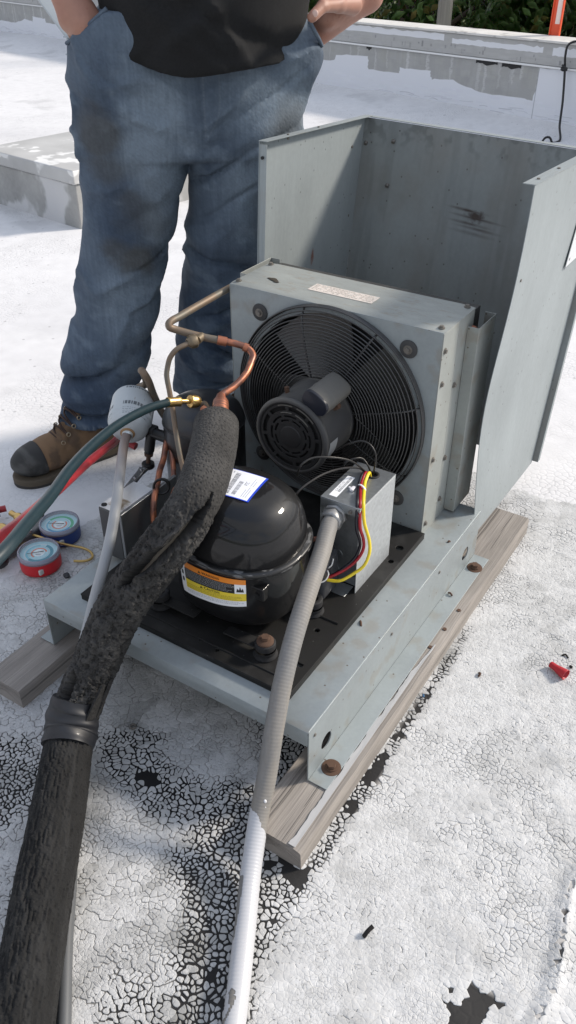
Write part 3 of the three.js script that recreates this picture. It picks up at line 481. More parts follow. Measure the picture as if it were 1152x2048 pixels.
// ---------------------------------------------------------------- timbers
function timber(name, label, x0, x1, z0, z1, mat, seed, chamfer) {
  const t = thing(name, label, 'timber', [(x0 + x1) / 2, 0, (z0 + z1) / 2], 'timber skids under the unit');
  const n = 90, prof = [[0, 0.001], [1, 0.001], [1, 0.5], [1, 0.86], [0.97, 1], [chamfer, 1.0], [0.5, 1], [0.03, 1], [0, 0.88], [0, 0.5]];
  const pos = [], uv = [], idx = [], m = prof.length, H = 0.0465; let per = [0]; for (let k = 1; k <= m; k++) { const a = prof[k - 1], b = prof[k % m]; per.push(per[k - 1] + Math.hypot((b[0] - a[0]) * (x1 - x0), (b[1] - a[1]) * H)); }
  for (let i = 0; i <= n; i++) { const z = mix(z0, z1, i / n); for (let k = 0; k <= m; k++) { const [px, py] = prof[k % m]; const e = (fbm(z * 30 + k * 9, seed, 3, seed) - 0.5) * (k >= 1 && k <= 5 ? 0.0022 : 0.001); let y = py * H; if (k === 3 || k === 4) y -= 0.004 * sst(0.55, 0.7, fbm(z * 9, seed + k, 3, seed)); pos.push(mix(x0, x1, px) + e * (px > 0.5 ? 1 : -1), y + (py > 0.9 ? e * 0.4 : 0), z); uv.push(z, per[k]); if (i < n && k < m) { const p = i * (m + 1) + k; idx.push(p, p + 1, p + m + 1, p + 1, p + m + 2, p + m + 1); } } }
  for (const e of [0, n]) { const b = pos.length / 3, o = e * (m + 1) * 3; pos.push((x0 + x1) / 2, H / 2, e ? z1 : z0); uv.push(0, 0); for (let k = 0; k <= m; k++) { pos.push(pos[o + k * 3], pos[o + k * 3 + 1], pos[o + k * 3 + 2]); uv.push(prof[k % m][0] * 0.09, prof[k % m][1] * 0.2); } for (let k = 0; k < m; k++) e ? idx.push(b, b + 2 + k, b + 1 + k) : idx.push(b, b + 1 + k, b + 2 + k); }
  let g = new THREE.BufferGeometry(); g.setAttribute('position', new THREE.Float32BufferAttribute(pos, 3)); g.setAttribute('uv', new THREE.Float32BufferAttribute(uv, 2)); g.setIndex(idx.reverse()); g = toCreasedNormals(g, 0.6);
  part('beam', g, mat, t); return t;
}
const woodR = woodMat(301, [1.03, 0.935, 0.84]);
const tr = timber('timber_skid', 'weathered grey timber under the right rail, its end pointing at the camera', 0.262, 0.366, -0.955, 0.121, woodR, 3, 0.85);
part('paint_strip', solidSheet(80, 6, (u, v) => { const z = mix(0.119, -0.42, u), w = 0.014 * (0.75 + 0.6 * (fbm(z * 40, 2, 3, 77) - 0.5)) * (1 - 0.8 * sst(0.75, 1, u)); return [0.356 - w * v - 0.002, 0.0478 + 0.0012 * (fbm(z * 20, v * 3, 2, 78)), z]; }, -0.001), M([0.42, 0.42, 0.42], { roughness: 0.8 }), tr, 'grey paint left along the outer edge');
for (const [x, z] of [[0.352, -0.545], [0.35, -0.475], [0.347, -0.41]]) part('nail_head', cyl([x, 0.046, z], [x, 0.0482, z], 0.0042), rust, tr);
timber('timber_skid', 'weathered grey-brown timber under the left rail beside the gauges', -0.362, -0.268, -0.955, 0.127, woodMat(321, [1.02, 0.93, 0.84]), 7, 0.9);

// ---------------------------------------------------------------- base frame
{
  const b = thing('base_frame', 'grey sheet metal base frame with a black pan, bolted to the two timbers', 'equipment base', [0, 0.0475, -0.37]);
  // deck: bent sheet with rounded front lip
  const prof = []; for (let k = 0; k <= 8; k++) { const a = k / 8 * Math.PI / 2; prof.push([-0.007 + 0.007 * Math.sin(a), 0.164 + 0.007 * Math.cos(a)]); }
  const deckPath = [[-0.745, 0.171], [-0.5, 0.171], [-0.2, 0.171], ...prof, [0, 0.152], [0, 0.139], [-0.012, 0.1385]];
  const deck = solidSheet(40, deckPath.length - 1, (u, v) => { const k = Math.round(v * (deckPath.length - 1)), [z, y] = deckPath[k]; return [mix(-0.303, 0.303, u), y, z]; }, 0.0022);
  part('deck', boxUV(deck), galv, b);
  for (const s of [1, -1]) {
    const web = plate([[0.745, 0.048], [0.745, 0.171], [0.0, 0.171], [0, 0.048]], [[0.060, 0.092, 0.017], [0.676, 0.095, 0.017]], 0.0022);
    web.rotateY(Math.PI / 2); web.translate(s > 0 ? 0.3032 : -0.3054, 0, 0);
    const rail = part('side_rail', [web, cyl([s * 0.3026, 0.1688, -0.745], [s * 0.3026, 0.1688, -0.002], 0.0028, 0.0028, 12)], galv, b);
    part('foot_flange', [bx(s > 0 ? 0.3056 : -0.3425, s > 0 ? 0.3425 : -0.3056, 0.048, 0.0502, -0.742, 0, 0.0006)], galv, rail);
    for (const z of [-0.043, -0.695]) {
      const x = s * 0.3265, bolt = part('bolt', [cyl([x, 0.0524, z], [x, 0.0615, z], 0.0085, 0.0082, 6), cyl([x, 0.0524, z], [x, 0.0545, z], 0.0105, 0.0105, 20)], rust, b);
      part('washer', lathe([[0.004, 0], [0.017, 0], [0.0175, 0.0006], [0.0168, 0.0016], [0.010, 0.0022], [0.004, 0.0022]], [x, 0.0503, z], [0.03, 1, 0.05], 32), rust, bolt);
    }
  }
  for (const [x, y, z] of [[0.3058, 0.150, -0.018], [0.3058, 0.152, -0.30], [0.3058, 0.15, -0.52]]) part('screw', cyl([x - 0.001, y, z], [x + 0.0018, y, z], 0.0034, 0.003, 10), dirtySteel, b);
  // black pan with punched holes
  const holes = [[0.205, 0.075, 0.007], [-0.215, 0.075, 0.009], [0.075, 0.06, 0.004], [0.035, 0.066, 0.003], [0.17, 0.42, 0.009], [0.218, 0.505, 0.008], [0.20, 0.20, 0.005], [0.223, 0.455, 0.006], [-0.18, 0.062, 0.003]];
  const pan = plate(rectO(-0.241, 0.04, 0.241, 0.58), [...holes, [[0.185, 0.105], [0.225, 0.105], [0.225, 0.113], [0.185, 0.113]]], 0.003, 0.001);
  pan.rotateX(-Math.PI / 2); pan.translate(0, 0.1835, 0);
  part('pan', [pan, bx(-0.241, 0.241, 0.1715, 0.184, -0.0435, -0.0405, 0.001), bx(0.238, 0.241, 0.1715, 0.184, -0.58, -0.044, 0.001), bx(-0.241, -0.238, 0.1715, 0.184, -0.58, -0.044, 0.001), bx(-0.236, 0.236, 0.1716, 0.1722, -0.575, -0.046, 0)], tray, b);
  for (const [pts, r] of [[[[0.13, 0.1885, -0.235], [0.225, 0.1885, -0.235]], 0.0025], [[[-0.21, 0.188, -0.066], [0.21, 0.188, -0.066]], 0.002]]) part('pressed_rib', tube(pts, r, 8, 10), tray, b);
  part('paint_spot', grid(18, 18, (u, v) => { const r = 0.013 * v * (0.8 + 0.4 * vn(u * 9, 2, 5, 9)), a = u * 6.2832; return [-0.019 + Math.cos(a) * r * 1.3, 0.18705, -0.055 - Math.sin(a) * r]; }), M([0.10, 0.15, 0.17], { roughness: 0.6 }), b);
  for (const [x, z, l, a] of [[0.312, -0.58, 0.012, 0.4], [0.249, -0.279, 0.014, 1.0], [0.292, -0.60, 0.006, 2]]) { const y = x > 0.305 ? 0.0525 : 0.1728; part('rust_scrap', tube([[x, y, z], [x + Math.cos(a) * l * 0.5, y + 0.003, z + Math.sin(a) * l * 0.5], [x + Math.cos(a) * l, y, z + Math.sin(a) * l]], 0.0022, 8, 7), rust, b); }
}
// ---------------------------------------------------------------- sheet metal housing pulled back
{
  const h = thing('housing_cover', 'grey sheet metal housing without front and top, standing open behind the fan', 'metal housing', [0, 0.115, -0.95]);
  const backZ = y => -1.105 - 0.19 * (y - 0.12);
  const dirty = (seed, extra) => colTex(1024, 1024, (u, v) => {
    const n = fbm(u * 5, v * 5, 5, seed, 5, 5), st = fbm(u * 60, v * 4, 4, seed + 3, 60, 4), f = fbm(u * 90, v * 90, 2, seed + 5, 90, 90);
    let c = 0.355 + 0.09 * (n - 0.5) + 0.025 * (st - 0.5) + 0.03 * (f - 0.5), r = c * 0.90, g = c, b = c * 1.02;
    const sp = worley(u * 34, v * 34, seed, 34); if (sp[2] > 0.94 && sp[0] < 0.10) { r *= 0.45; g *= 0.42; b *= 0.4; }
    return extra ? extra(u, v, [r, g, b]) : [r, g, b];
  });
  const wob = 0.004, topB = x => 0.855 - 0.031 * (x + 0.281);
  const leftMap = dirty(401, (u, v, c) => { const d = Math.hypot((u - 0.55) * 0.45 / 0.008, (v - 0.605) * 0.76 / 0.017), k = 0.85 * sst(1.3, 0.3, d + 0.8 * (fbm(u * 60, v * 60, 2, 9) - 0.5)); return [mix(c[0], 0.22, k), mix(c[1], 0.075, k), mix(c[2], 0.04, k)]; });
  const backMap = dirty(411, (u, v, c) => {                // soot streaks and a rust burn
    const x = (u - 0.535) * 0.6, y = (v - 0.755) * 0.75; let k = 0;
    k = Math.max(k, 0.95 * sst(1.2, 0.2, Math.hypot(x / 0.026, y / 0.016) + (fbm(u * 70, v * 70, 3, 3) - 0.5)));
    for (const [dx, dy, l, w, a] of [[-0.02, 0.012, 0.045, 0.004, 0.8], [0.005, -0.004, 0.06, 0.0035, 0.75], [-0.01, -0.018, 0.05, 0.004, 0.6], [0.012, -0.028, 0.052, 0.004, 0.55], [0, -0.04, 0.05, 0.005, 0.35]]) { const q = Math.hypot((x - dx) / l, (y - dy + (x - dx) * 0.06) / w); k = Math.max(k, Math.min(1, a * 1.25) * sst(1.5, 0, q) * (0.6 + 0.6 * fbm(u * 40, v * 200, 2, 6))); }
    const gr = sst(0.35, 0.7, fbm(u * 6, v * 5, 5, 417)); c = [mix(c[0] * 0.80, 0.20, gr * 0.4), mix(c[1] * 0.78, 0.185, gr * 0.4), mix(c[2] * 0.76, 0.16, gr * 0.4)]; const dr = 0.3 * sst(0.55, 0.72, fbm(u * 22, v * 2.5, 4, 415)) * sst(0.1, 0.5, v); let o = c.map(q => q * (1 - 0.35 * dr));
    const top = 0.25 * sst(0.5, 0.7, fbm(u * 30, v * 30, 3, 416)) * sst(0.90, 0.97, v); o = o.map(q => q * (1 - top));
    return [mix(o[0], 0.05, k), mix(o[1], 0.032, k), mix(o[2], 0.026, k)];
  });
  const rightMap = dirty(421);
  const hm = t => M([1, 1, 1], { map: t, roughness: 0.5, metalness: 0.2, bumpMap: galvBump, bumpScale: 0.0002 });
  const bow = (y, f) => -0.026 * Math.exp(-Math.pow((y - 0.40) / 0.24, 2)) * f;
  const top = 0.878;
  const pl = part('left_panel', solidSheet(16, 20, (u, v) => { const y = mix(0.118, top - 0.019 * u, v), zf = mix(-0.722, -0.772, v); return [-0.302 + 0.003 * Math.sin(v * 3) * u, y, mix(zf, backZ(y) + 0.002, u)]; }, -0.0014), hm(leftMap), h);
  part('front_return', solidSheet(4, 12, (u, v) => { const y = mix(0.12, 0.872, v); return [mix(-0.3015, -0.283, u), y, mix(-0.722, -0.772, v) - 0.001]; }, 0.0014), galv, pl);
  part('top_flange', solidSheet(16, 3, (u, v) => [mix(-0.303, -0.282, v), top - 0.019 * u + 0.0012, mix(-0.772, -1.248, u)], -0.0014), galv, pl);
  const pb = part('back_panel', solidSheet(24, 20, (u, v) => { const y = mix(0.118, topB(mix(-0.304, 0.322, u)), v); return [mix(-0.304, 0.322, u), y, backZ(y) + wob * Math.sin(u * 3.14) * Math.sin(v * 3.14) * -1]; }, 0.0014), hm(backMap), h);
  part('top_flange', solidSheet(12, 3, (u, v) => [mix(-0.304, 0.322, u), topB(mix(-0.304, 0.322, u)) + 0.0012, mix(backZ(topB(mix(-0.304, 0.322, u))) - 0.001, -1.262, v)], -0.0014), galv, pb);
  part('rear_return', solidSheet(12, 3, (u, v) => { const y = mix(0.118, topB(0.322) - 0.001, u); return [0.322, y, backZ(y) - 0.016 * v]; }, 0.0014), galv, pb);
  const pr = part('right_panel', solidSheet(20, 28, (u, v) => { const y = mix(0.114, top - 0.022 * u, v), zf = mix(-0.721, -0.731, v); return [0.309 + bow(y, Math.pow(1 - u, 1.5)), y, mix(zf, backZ(y) + 0.003, u)]; }, 0.0014), hm(rightMap), h);
  part('top_flange', solidSheet(16, 3, (u, v) => [mix(0.3095, 0.286, v), top + 0.0012 - 0.022 * u, mix(-0.731, -1.238, u)], 0.0014), galv, pr);
  const scr = (p, a, b, r = 0.004) => part('screw', cyl(a, b, r, r * 0.9, 8), dirtySteel, p);
  for (const [y, z] of [[0.797, -1.178], [0.631, -1.172], [0.42, -1.13]]) scr(pl, [-0.3015, y, z], [-0.298, y, z]);
  part('screw_hole', cyl([-0.2925, 0.846, -0.768], [-0.2925, 0.846, -0.7715], 0.0035, 0.0035, 10), M([0.01, 0.01, 0.01]), pl);
  for (const [x, y] of [[-0.214, 0.811], [-0.214, 0.71], [-0.29, 0.80]]) scr(pb, [x, y, backZ(y) - 0.001], [x, y - 0.004, backZ(y) + 0.005], 0.005);
  for (const [y, z] of [[0.145, -0.742], [0.15, -1.085], [0.60, -1.165], [0.70, -0.755]]) scr(pr, [0.304 + bow(y, 0.9), y, z], [0.3105 + bow(y, 0.9), y, z], 0.0032);
  for (const z of [-0.78, -0.90, -1.05]) scr(pr, [0.298, top - 0.012, z], [0.298, top + 0.0035 - 0.022 * (-0.731 - z) / 0.507, z], 0.0035);
  for (const z of [-0.87, -1.0]) scr(pl, [-0.292, top - 0.012, z], [-0.292, top + 0.0035 - 0.019 * (-0.772 - z) / 0.476, z], 0.003);
  const st = canvasTex(256, 512, (c, W, H) => { c.fillStyle = '#7d8588'; c.fillRect(0, 0, W, H); c.fillStyle = '#d3d7d9'; c.fillRect(14, 10, W - 28, H - 20); c.fillStyle = '#6d757a'; for (let i = 0; i < 9; i++) c.fillRect(60, 60 + i * 34, 100 + (i * 37) % 60, 12); c.fillStyle = '#222'; c.beginPath(); c.arc(50, H - 50, 10, 0, 7); c.fill(); });
  part('rating_plate', solidSheet(2, 6, (u, v) => { const y = mix(0.64, 0.80, v); return [0.3112, y, mix(-1.045, -1.145, u) - 0.06 * (v - 0.1)]; }, 0.0008), M([1, 1, 1], { map: st, roughness: 0.4 }), pr);
}
// ---------------------------------------------------------------- condenser cabinet with fan
{
  const X0 = -0.254, X1 = 0.232, ZF = -0.5835, ZB = -0.7317, YT = 0.641, YB = 0.172, FX = -0.006, FY = 0.420;
  const c = thing('condenser', 'grey condenser cabinet with a round black fan guard, standing across the base', 'condenser', [FX, YB, -0.66]);
  const front = plate([[X0 + 0.002, YB], [X1 - 0.002, YB], [X1 - 0.002, YT - 0.002], [X0 + 0.002, YT - 0.002]], [[FX, FY, 0.203]], 0.0016, 0.0006); front.translate(0, 0, ZF - 0.0016);
  part('front_panel', front, galv, c);
  const ring = new THREE.LatheGeometry([[0.203, 0], [0.2015, -0.01], [0.201, -0.035], [0.203, -0.05]].map(p => new THREE.Vector2(...p)), 80); ring.rotateX(Math.PI / 2); ring.translate(FX, FY, ZF);
  part('fan_orifice', ring, dullBlack, c);
  part('top_panel', solidSheet(20, 12, (u, v) => { const r = 0.006, z = mix(ZB, ZF, v), d = Math.max(0, z - (ZF - r)), e = Math.max(0, mix(X0, X1, u) - (X1 - r)), f = Math.max(0, X0 + r - mix(X0, X1, u)); return [mix(X0, X1, u), YT - (d + e + f) * 0.35, z]; }, -0.002), galvDust, c);
  part('side_panel', [bx(X1 - 0.002, X1, YB, YT - 0.004, -0.655, ZF + 0.001, 0.0008)], galvDust, c);
  part('side_panel', [bx(X1 - 0.0035, X1 - 0.0005, YB, YT - 0.004, ZB, -0.657, 0.0008)], galvDust, c);
  part('side_panel', [bx(X0, X0 + 0.002, YB, YT - 0.004, ZB, ZF + 0.001, 0.0008)], galvDust, c);
  // end channels over the coil bends
  const chan = (x, s, z0, z1, yt) => part('coil_end_cover', [bx(Math.min(x, x + s * 0.024), Math.max(x, x + s * 0.024), YB + 0.006, yt, z1 - 0.0016, z1, 0.0006), bx(x + (s > 0 ? 0.0224 : -0.024), x + (s > 0 ? 0.024 : -0.0224), YB + 0.006, yt, z0, z1 - 0.0018, 0.0006), bx(Math.min(x, x + s * 0.024), Math.max(x, x + s * 0.024), YB + 0.006, yt, z0 - 0.0016, z0, 0.0006)], galvDust, c);
  chan(X1, 1, -0.79, -0.70, 0.612); chan(X0, -1, -0.775, -0.655, 0.635);
  for (let k = 0; k < 9; k++) for (const [x, s] of [[X1 - 0.002, 1], [X0 + 0.002, -1]]) { const y = 0.60 - k * 0.05, g = new THREE.TorusGeometry(0.0125, 0.0048, 8, 14, Math.PI); g.rotateZ(-s * Math.PI / 2); g.rotateX(0.5); g.translate(x, y - 0.012, -0.735); part('return_bend', g, copper, c); }
  // finned coil
  const finT = colTex(256, 64, (u, v) => { const f = (u * 32) % 1, q = f < 0.5 ? 0.09 : 0.02; const d = 0.6 + 0.6 * fbm(u * 4, v * 4, 3, 431, 4, 4); return [q * d, q * d, q * d * 0.97]; }); finT.repeat.set(24, 4);
  part('coil', [bx(X0 + 0.004, X1 - 0.005, YB + 0.004, YT - 0.012, -0.775, -0.700, 0.002)], M([1, 1, 1], { map: finT, roughness: 0.6, metalness: 0.3 }), c);
  // screws and rubber washers
  for (const [x, z] of [[X1 - 0.014, -0.722], [X1 - 0.014, -0.60], [X0 + 0.012, -0.60], [X0 + 0.012, -0.722]]) part('screw', [cyl([x, YT - 0.001, z], [x, YT + 0.0045, z], 0.0045, 0.004, 6), cyl([x, YT - 0.001, z], [x, YT + 0.001, z], 0.0065, 0.0065, 16)], dirtySteel, c);
  for (const [y, z] of [[0.60, -0.594], [0.53, -0.597], [0.50, -0.665], [0.36, -0.597], [0.33, -0.665], [0.20, -0.597], [0.225, -0.665]]) part('screw', [cyl([X1 - 0.001, y, z], [X1 + 0.0045, y, z], 0.0045, 0.004, 6), cyl([X1 - 0.001, y, z], [X1 + 0.001, y, z], 0.0065, 0.0065, 16)], dirtySteel, c);
  for (const [x, y] of [[-0.177, 0.592], [0.164, 0.592], [0.166, 0.251], [-0.177, 0.251]]) { const w = part('rubber_washer', lathe([[0.003, 0], [0.0175, 0], [0.0185, 0.0015], [0.0175, 0.0034], [0.009, 0.0045], [0.003, 0.0045]], [x, y, ZF + 0.0004], [0, 0, 1], 32), M([0.05, 0.05, 0.05], { roughness: 0.8 }), c); part('bolt', [cyl([x, y, ZF], [x, y, ZF + 0.011], 0.006, 0.0055, 6), cyl([x, y, ZF], [x, y, ZF + 0.0062], 0.0095, 0.009, 18)], dirtySteel, w); }
  // guard
  const gm = P([0.032, 0.032, 0.032], { roughness: 0.38, clearcoat: 0.5, clearcoatRoughness: 0.2 });
  const RO = 0.219, zOf = r => ZF + 0.006 + 0.036 * Math.sqrt(clamp(1 - Math.pow(r / RO, 4)));
  const spoke = a => { const p = []; for (let k = 0; k <= 10; k++) { const r = mix(0.075, RO, k / 10); p.push([FX + Math.cos(a) * r, FY + Math.sin(a) * r, zOf(r) - 0.003]); } return tube(p, 0.0021, 14, 8); };
  const guard = part('fan_guard', [0, 1, 2, 3, 4, 5, 6, 7].map(k => spoke(k * Math.PI / 4 + 0.28)), gm, c);
  for (let k = 0; k < 21; k++) { const r = RO - k * 0.0064 - (k > 2 ? 0.001 : 0), g = new THREE.TorusGeometry(r, k === 0 ? 0.0024 : 0.00145, 8, 110); g.translate(FX, FY, zOf(r)); part('guard_ring', g, gm, guard); }
  for (let k = 0; k < 4; k++) { const g = new THREE.TorusGeometry(RO + 0.001, 0.0018, 8, 110); g.translate(FX, FY, ZF + 0.002 + k * 0.0035); part('guard_ring', g, gm, guard); }
  // blades and hub
  const bladeM = M([0.19, 0.188, 0.18], { roughness: 0.4, metalness: 0.75, side: THREE.DoubleSide });
  const bl = a0 => solidSheet(14, 14, (u, v) => { const r = mix(0.05, 0.192, v), w = mix(0.62, 0.46, v), a = a0 + (u - 0.5) * 2 * w; return [FX + Math.cos(a) * r, FY + Math.sin(a) * r, -0.640 + (u - 0.5) * 0.05 * (1.1 - 0.35 * v) - 0.006 * Math.sin(u * 3.14)]; }, 0.0015);
  for (let k = 0; k < 4; k++) part('fan_blade', bl(2.05 + k * Math.PI / 2), bladeM, c);
  part('fan_hub', [cyl([FX, FY, -0.665], [FX, FY, -0.60], 0.05, 0.05, 32), cyl([FX, FY, -0.60], [FX, FY, -0.565], 0.012, 0.012, 16)], dullBlack, c);
  // motor
  const mt = colTex(256, 256, (u, v) => { const d = sst(0.3, 0.8, fbm(u * 5, v * 5, 5, 441, 5, 5)); return [mix(0.045, 0.15, d), mix(0.045, 0.143, d), mix(0.046, 0.125, d)]; });
  const mm = M([1, 1, 1], { map: mt, roughness: 0.6 });
  const mo = part('fan_motor', lathe([[0, -0.13], [0.04, -0.13], [0.078, -0.122], [0.0805, -0.112], [0.0805, -0.105], [0.0785, -0.103], [0.0785, -0.014], [0.0825, -0.012], [0.0835, -0.006], [0.082, 0], [0.076, 0.003], [0.0735, 0.0]], [FX, FY, -0.432], [0, 0, 1], 72), mm, c);
  part('end_bell', [lathe([[0.0735, 0.0], [0.072, 0.002], [0.0705, -0.001], [0.0705, -0.006], [0, -0.006]], [FX, FY, -0.432], [0, 0, 1], 72)], M([0.006, 0.006, 0.006], { roughness: 0.8 }), mo);
  const arcs = []; for (const [r0, r1, n, off, gapA] of [[0.057, 0.0655, 8, 0.2, 0.12], [0.043, 0.047, 8, 0.5, 0.16], [0.034, 0.038, 8, 0.9, 0.22]]) for (let k = 0; k < n; k++) { const a0 = off + k / n * 6.2832, a1 = a0 + 6.2832 / n - gapA, p = []; for (let i = 0; i <= 8; i++) { const a = mix(a0, a1, i / 8); p.push([Math.cos(a) * r1, Math.sin(a) * r1]); } for (let i = 8; i >= 0; i--) { const a = mix(a0, a1, i / 8); p.push([Math.cos(a) * r0, Math.sin(a) * r0]); } arcs.push(p.reverse()); }
  const circ = []; for (let i = 0; i < 72; i++) circ.push([Math.cos(i / 72 * 6.2832) * 0.0715, Math.sin(i / 72 * 6.2832) * 0.0715]);
  const face = plate(circ, arcs, 0.002, 0.0006); face.translate(FX, FY, -0.4345); part('vent_face', face, M([0.016, 0.016, 0.0165], { roughness: 0.55 }), mo);
  part('vent_boss', [lathe([[0, 0.0035], [0.022, 0.003], [0.024, 0.001], [0.0245, -0.001]], [FX, FY, -0.4325], [0, 0, 1], 40)], M([0.016, 0.016, 0.0165], { roughness: 0.55 }), mo);
  const lip = (a0, a1) => { const o = []; for (const r of [0.0535, 0.069]) { const p = []; for (let i = 0; i <= 14; i++) { const a = mix(a0, a1, i / 14); p.push([FX + Math.cos(a) * r, FY + Math.sin(a) * r, -0.4313]); } o.push(tube(p, 0.0013, 18, 6)); } return o; };
  part('slot_rim', [...lip(0.72, 1.36), ...lip(1.52, 2.0)], M([0.12, 0.115, 0.10], { roughness: 0.6 }), mo);
  // capacitor cover: oval can on the motor's shoulder
  const ca = 1.05, cr = 0.0985, cxx = FX + Math.cos(ca) * cr, cyy = FY + Math.sin(ca) * cr, tx = -Math.sin(ca), ty = Math.cos(ca);
  const oval = (k, z) => { const o = []; for (let i = 0; i <= 40; i++) { const a = i / 40 * 6.2832, e = 2 / 2.8, p = 0.029 * k * Math.sign(Math.cos(a)) * Math.pow(Math.abs(Math.cos(a)), e), q = 0.0195 * k * Math.sign(Math.sin(a)) * Math.pow(Math.abs(Math.sin(a)), e); o.push([cxx + tx * p + Math.cos(ca) * q, cyy + ty * p + Math.sin(ca) * q, z]); } return o; };
  const loft = rows => grid(40, rows.length - 1, (u, v) => rows[Math.round(v * (rows.length - 1))][Math.round(u * 40)]);
  const cap = part('capacitor_cover', loft([oval(0.02, -0.536), oval(0.9, -0.536), oval(0.98, -0.533), oval(1, -0.528), oval(1, -0.478), oval(1.03, -0.477), oval(1.03, -0.474), oval(1, -0.473), oval(1, -0.444)]), M([0.13, 0.125, 0.112], { roughness: 0.65 }), mo);
  part('capacitor_end', loft([oval(1.001, -0.4445), oval(0.99, -0.440), oval(0.93, -0.4375), oval(0.02, -0.4372)]), M([0.014, 0.016, 0.025], { roughness: 0.35 }), cap);
  const npT = canvasTex(256, 128, (g, W, H) => { g.fillStyle = '#d8d6d2'; g.fillRect(0, 0, W, H); g.fillStyle = '#444'; for (let i = 0; i < 26; i++) g.fillRect(16 + i * 8, 18, 2 + (i * 7) % 4, 40); g.fillStyle = '#777'; for (let i = 0; i < 4; i++) g.fillRect(20, 70 + i * 12, 120 + (i * 53) % 90, 5); });
  part('paper_label', loft([oval(1.008, -0.531), oval(1.008, -0.497)].map(r => r.map((p, i) => r[clamp(27 + Math.round(i * 15 / 40), 0, 40) % 41]))), M([1, 1, 1], { map: npT, roughness: 0.6, side: THREE.DoubleSide }), cap);
  part('nameplate', grid(12, 4, (u, v) => { const a = mix(-0.62, 0.0, u); return [FX + Math.cos(a) * 0.0794, FY + Math.sin(a) * 0.0794, mix(-0.452, -0.482, v)]; }), M([0.55, 0.56, 0.56], { roughness: 0.35, metalness: 0.4, side: THREE.DoubleSide }), mo);
  part('lug', [cyl([FX + 0.058, FY + 0.052, -0.50], [FX + 0.070, FY + 0.060, -0.50], 0.007, 0.006, 8), cyl([FX - 0.035, FY + 0.070, -0.475], [FX - 0.037, FY + 0.082, -0.475], 0.005, 0.005, 10)], rust, mo);
  // worn label on top
  const lb = canvasTex(512, 128, (g, W, H) => { g.fillStyle = '#cfc6bd'; g.fillRect(0, 0, W, H); const rr = mulberry(4); g.fillStyle = '#8a7f76'; for (let l = 0; l < 5; l++) { let x = 14; while (x < W - 30) { const w = 6 + rr() * 22; if (rr() > 0.25) g.fillRect(x, 14 + l * 21, w, 8); x += w + 5; } } for (let i = 0; i < 240; i++) { g.fillStyle = rr() > 0.5 ? 'rgba(215,205,195,0.6)' : 'rgba(176,176,172,0.55)'; g.beginPath(); g.ellipse(rr() * W, rr() * H, 2 + rr() * 12, 1 + rr() * 5, rr() * 3, 0, 7); g.fill(); } });
  part('label', solidSheet(8, 3, (u, v) => [mix(-0.094, 0.053, u), YT + 0.0009, mix(-0.634, -0.672, v)], 0.0005), M([1, 1, 1], { map: lb, roughness: 0.8 }), c, 'worn pale sticker with faded print');
  part('dirt_clump', [0, 1, 2, 3, 4].map(i => { const g = new THREE.IcosahedronGeometry(0.006 - i * 0.0008, 1); g.scale(1.6, 0.25, 1); g.translate(-0.185 + i * 0.007 - (i > 2 ? 0.03 : 0), YT + 0.001, -0.645 + 0.005 * ((i * 7) % 3)); return g; }), M([0.05, 0.042, 0.03], { roughness: 1 }), c);
}
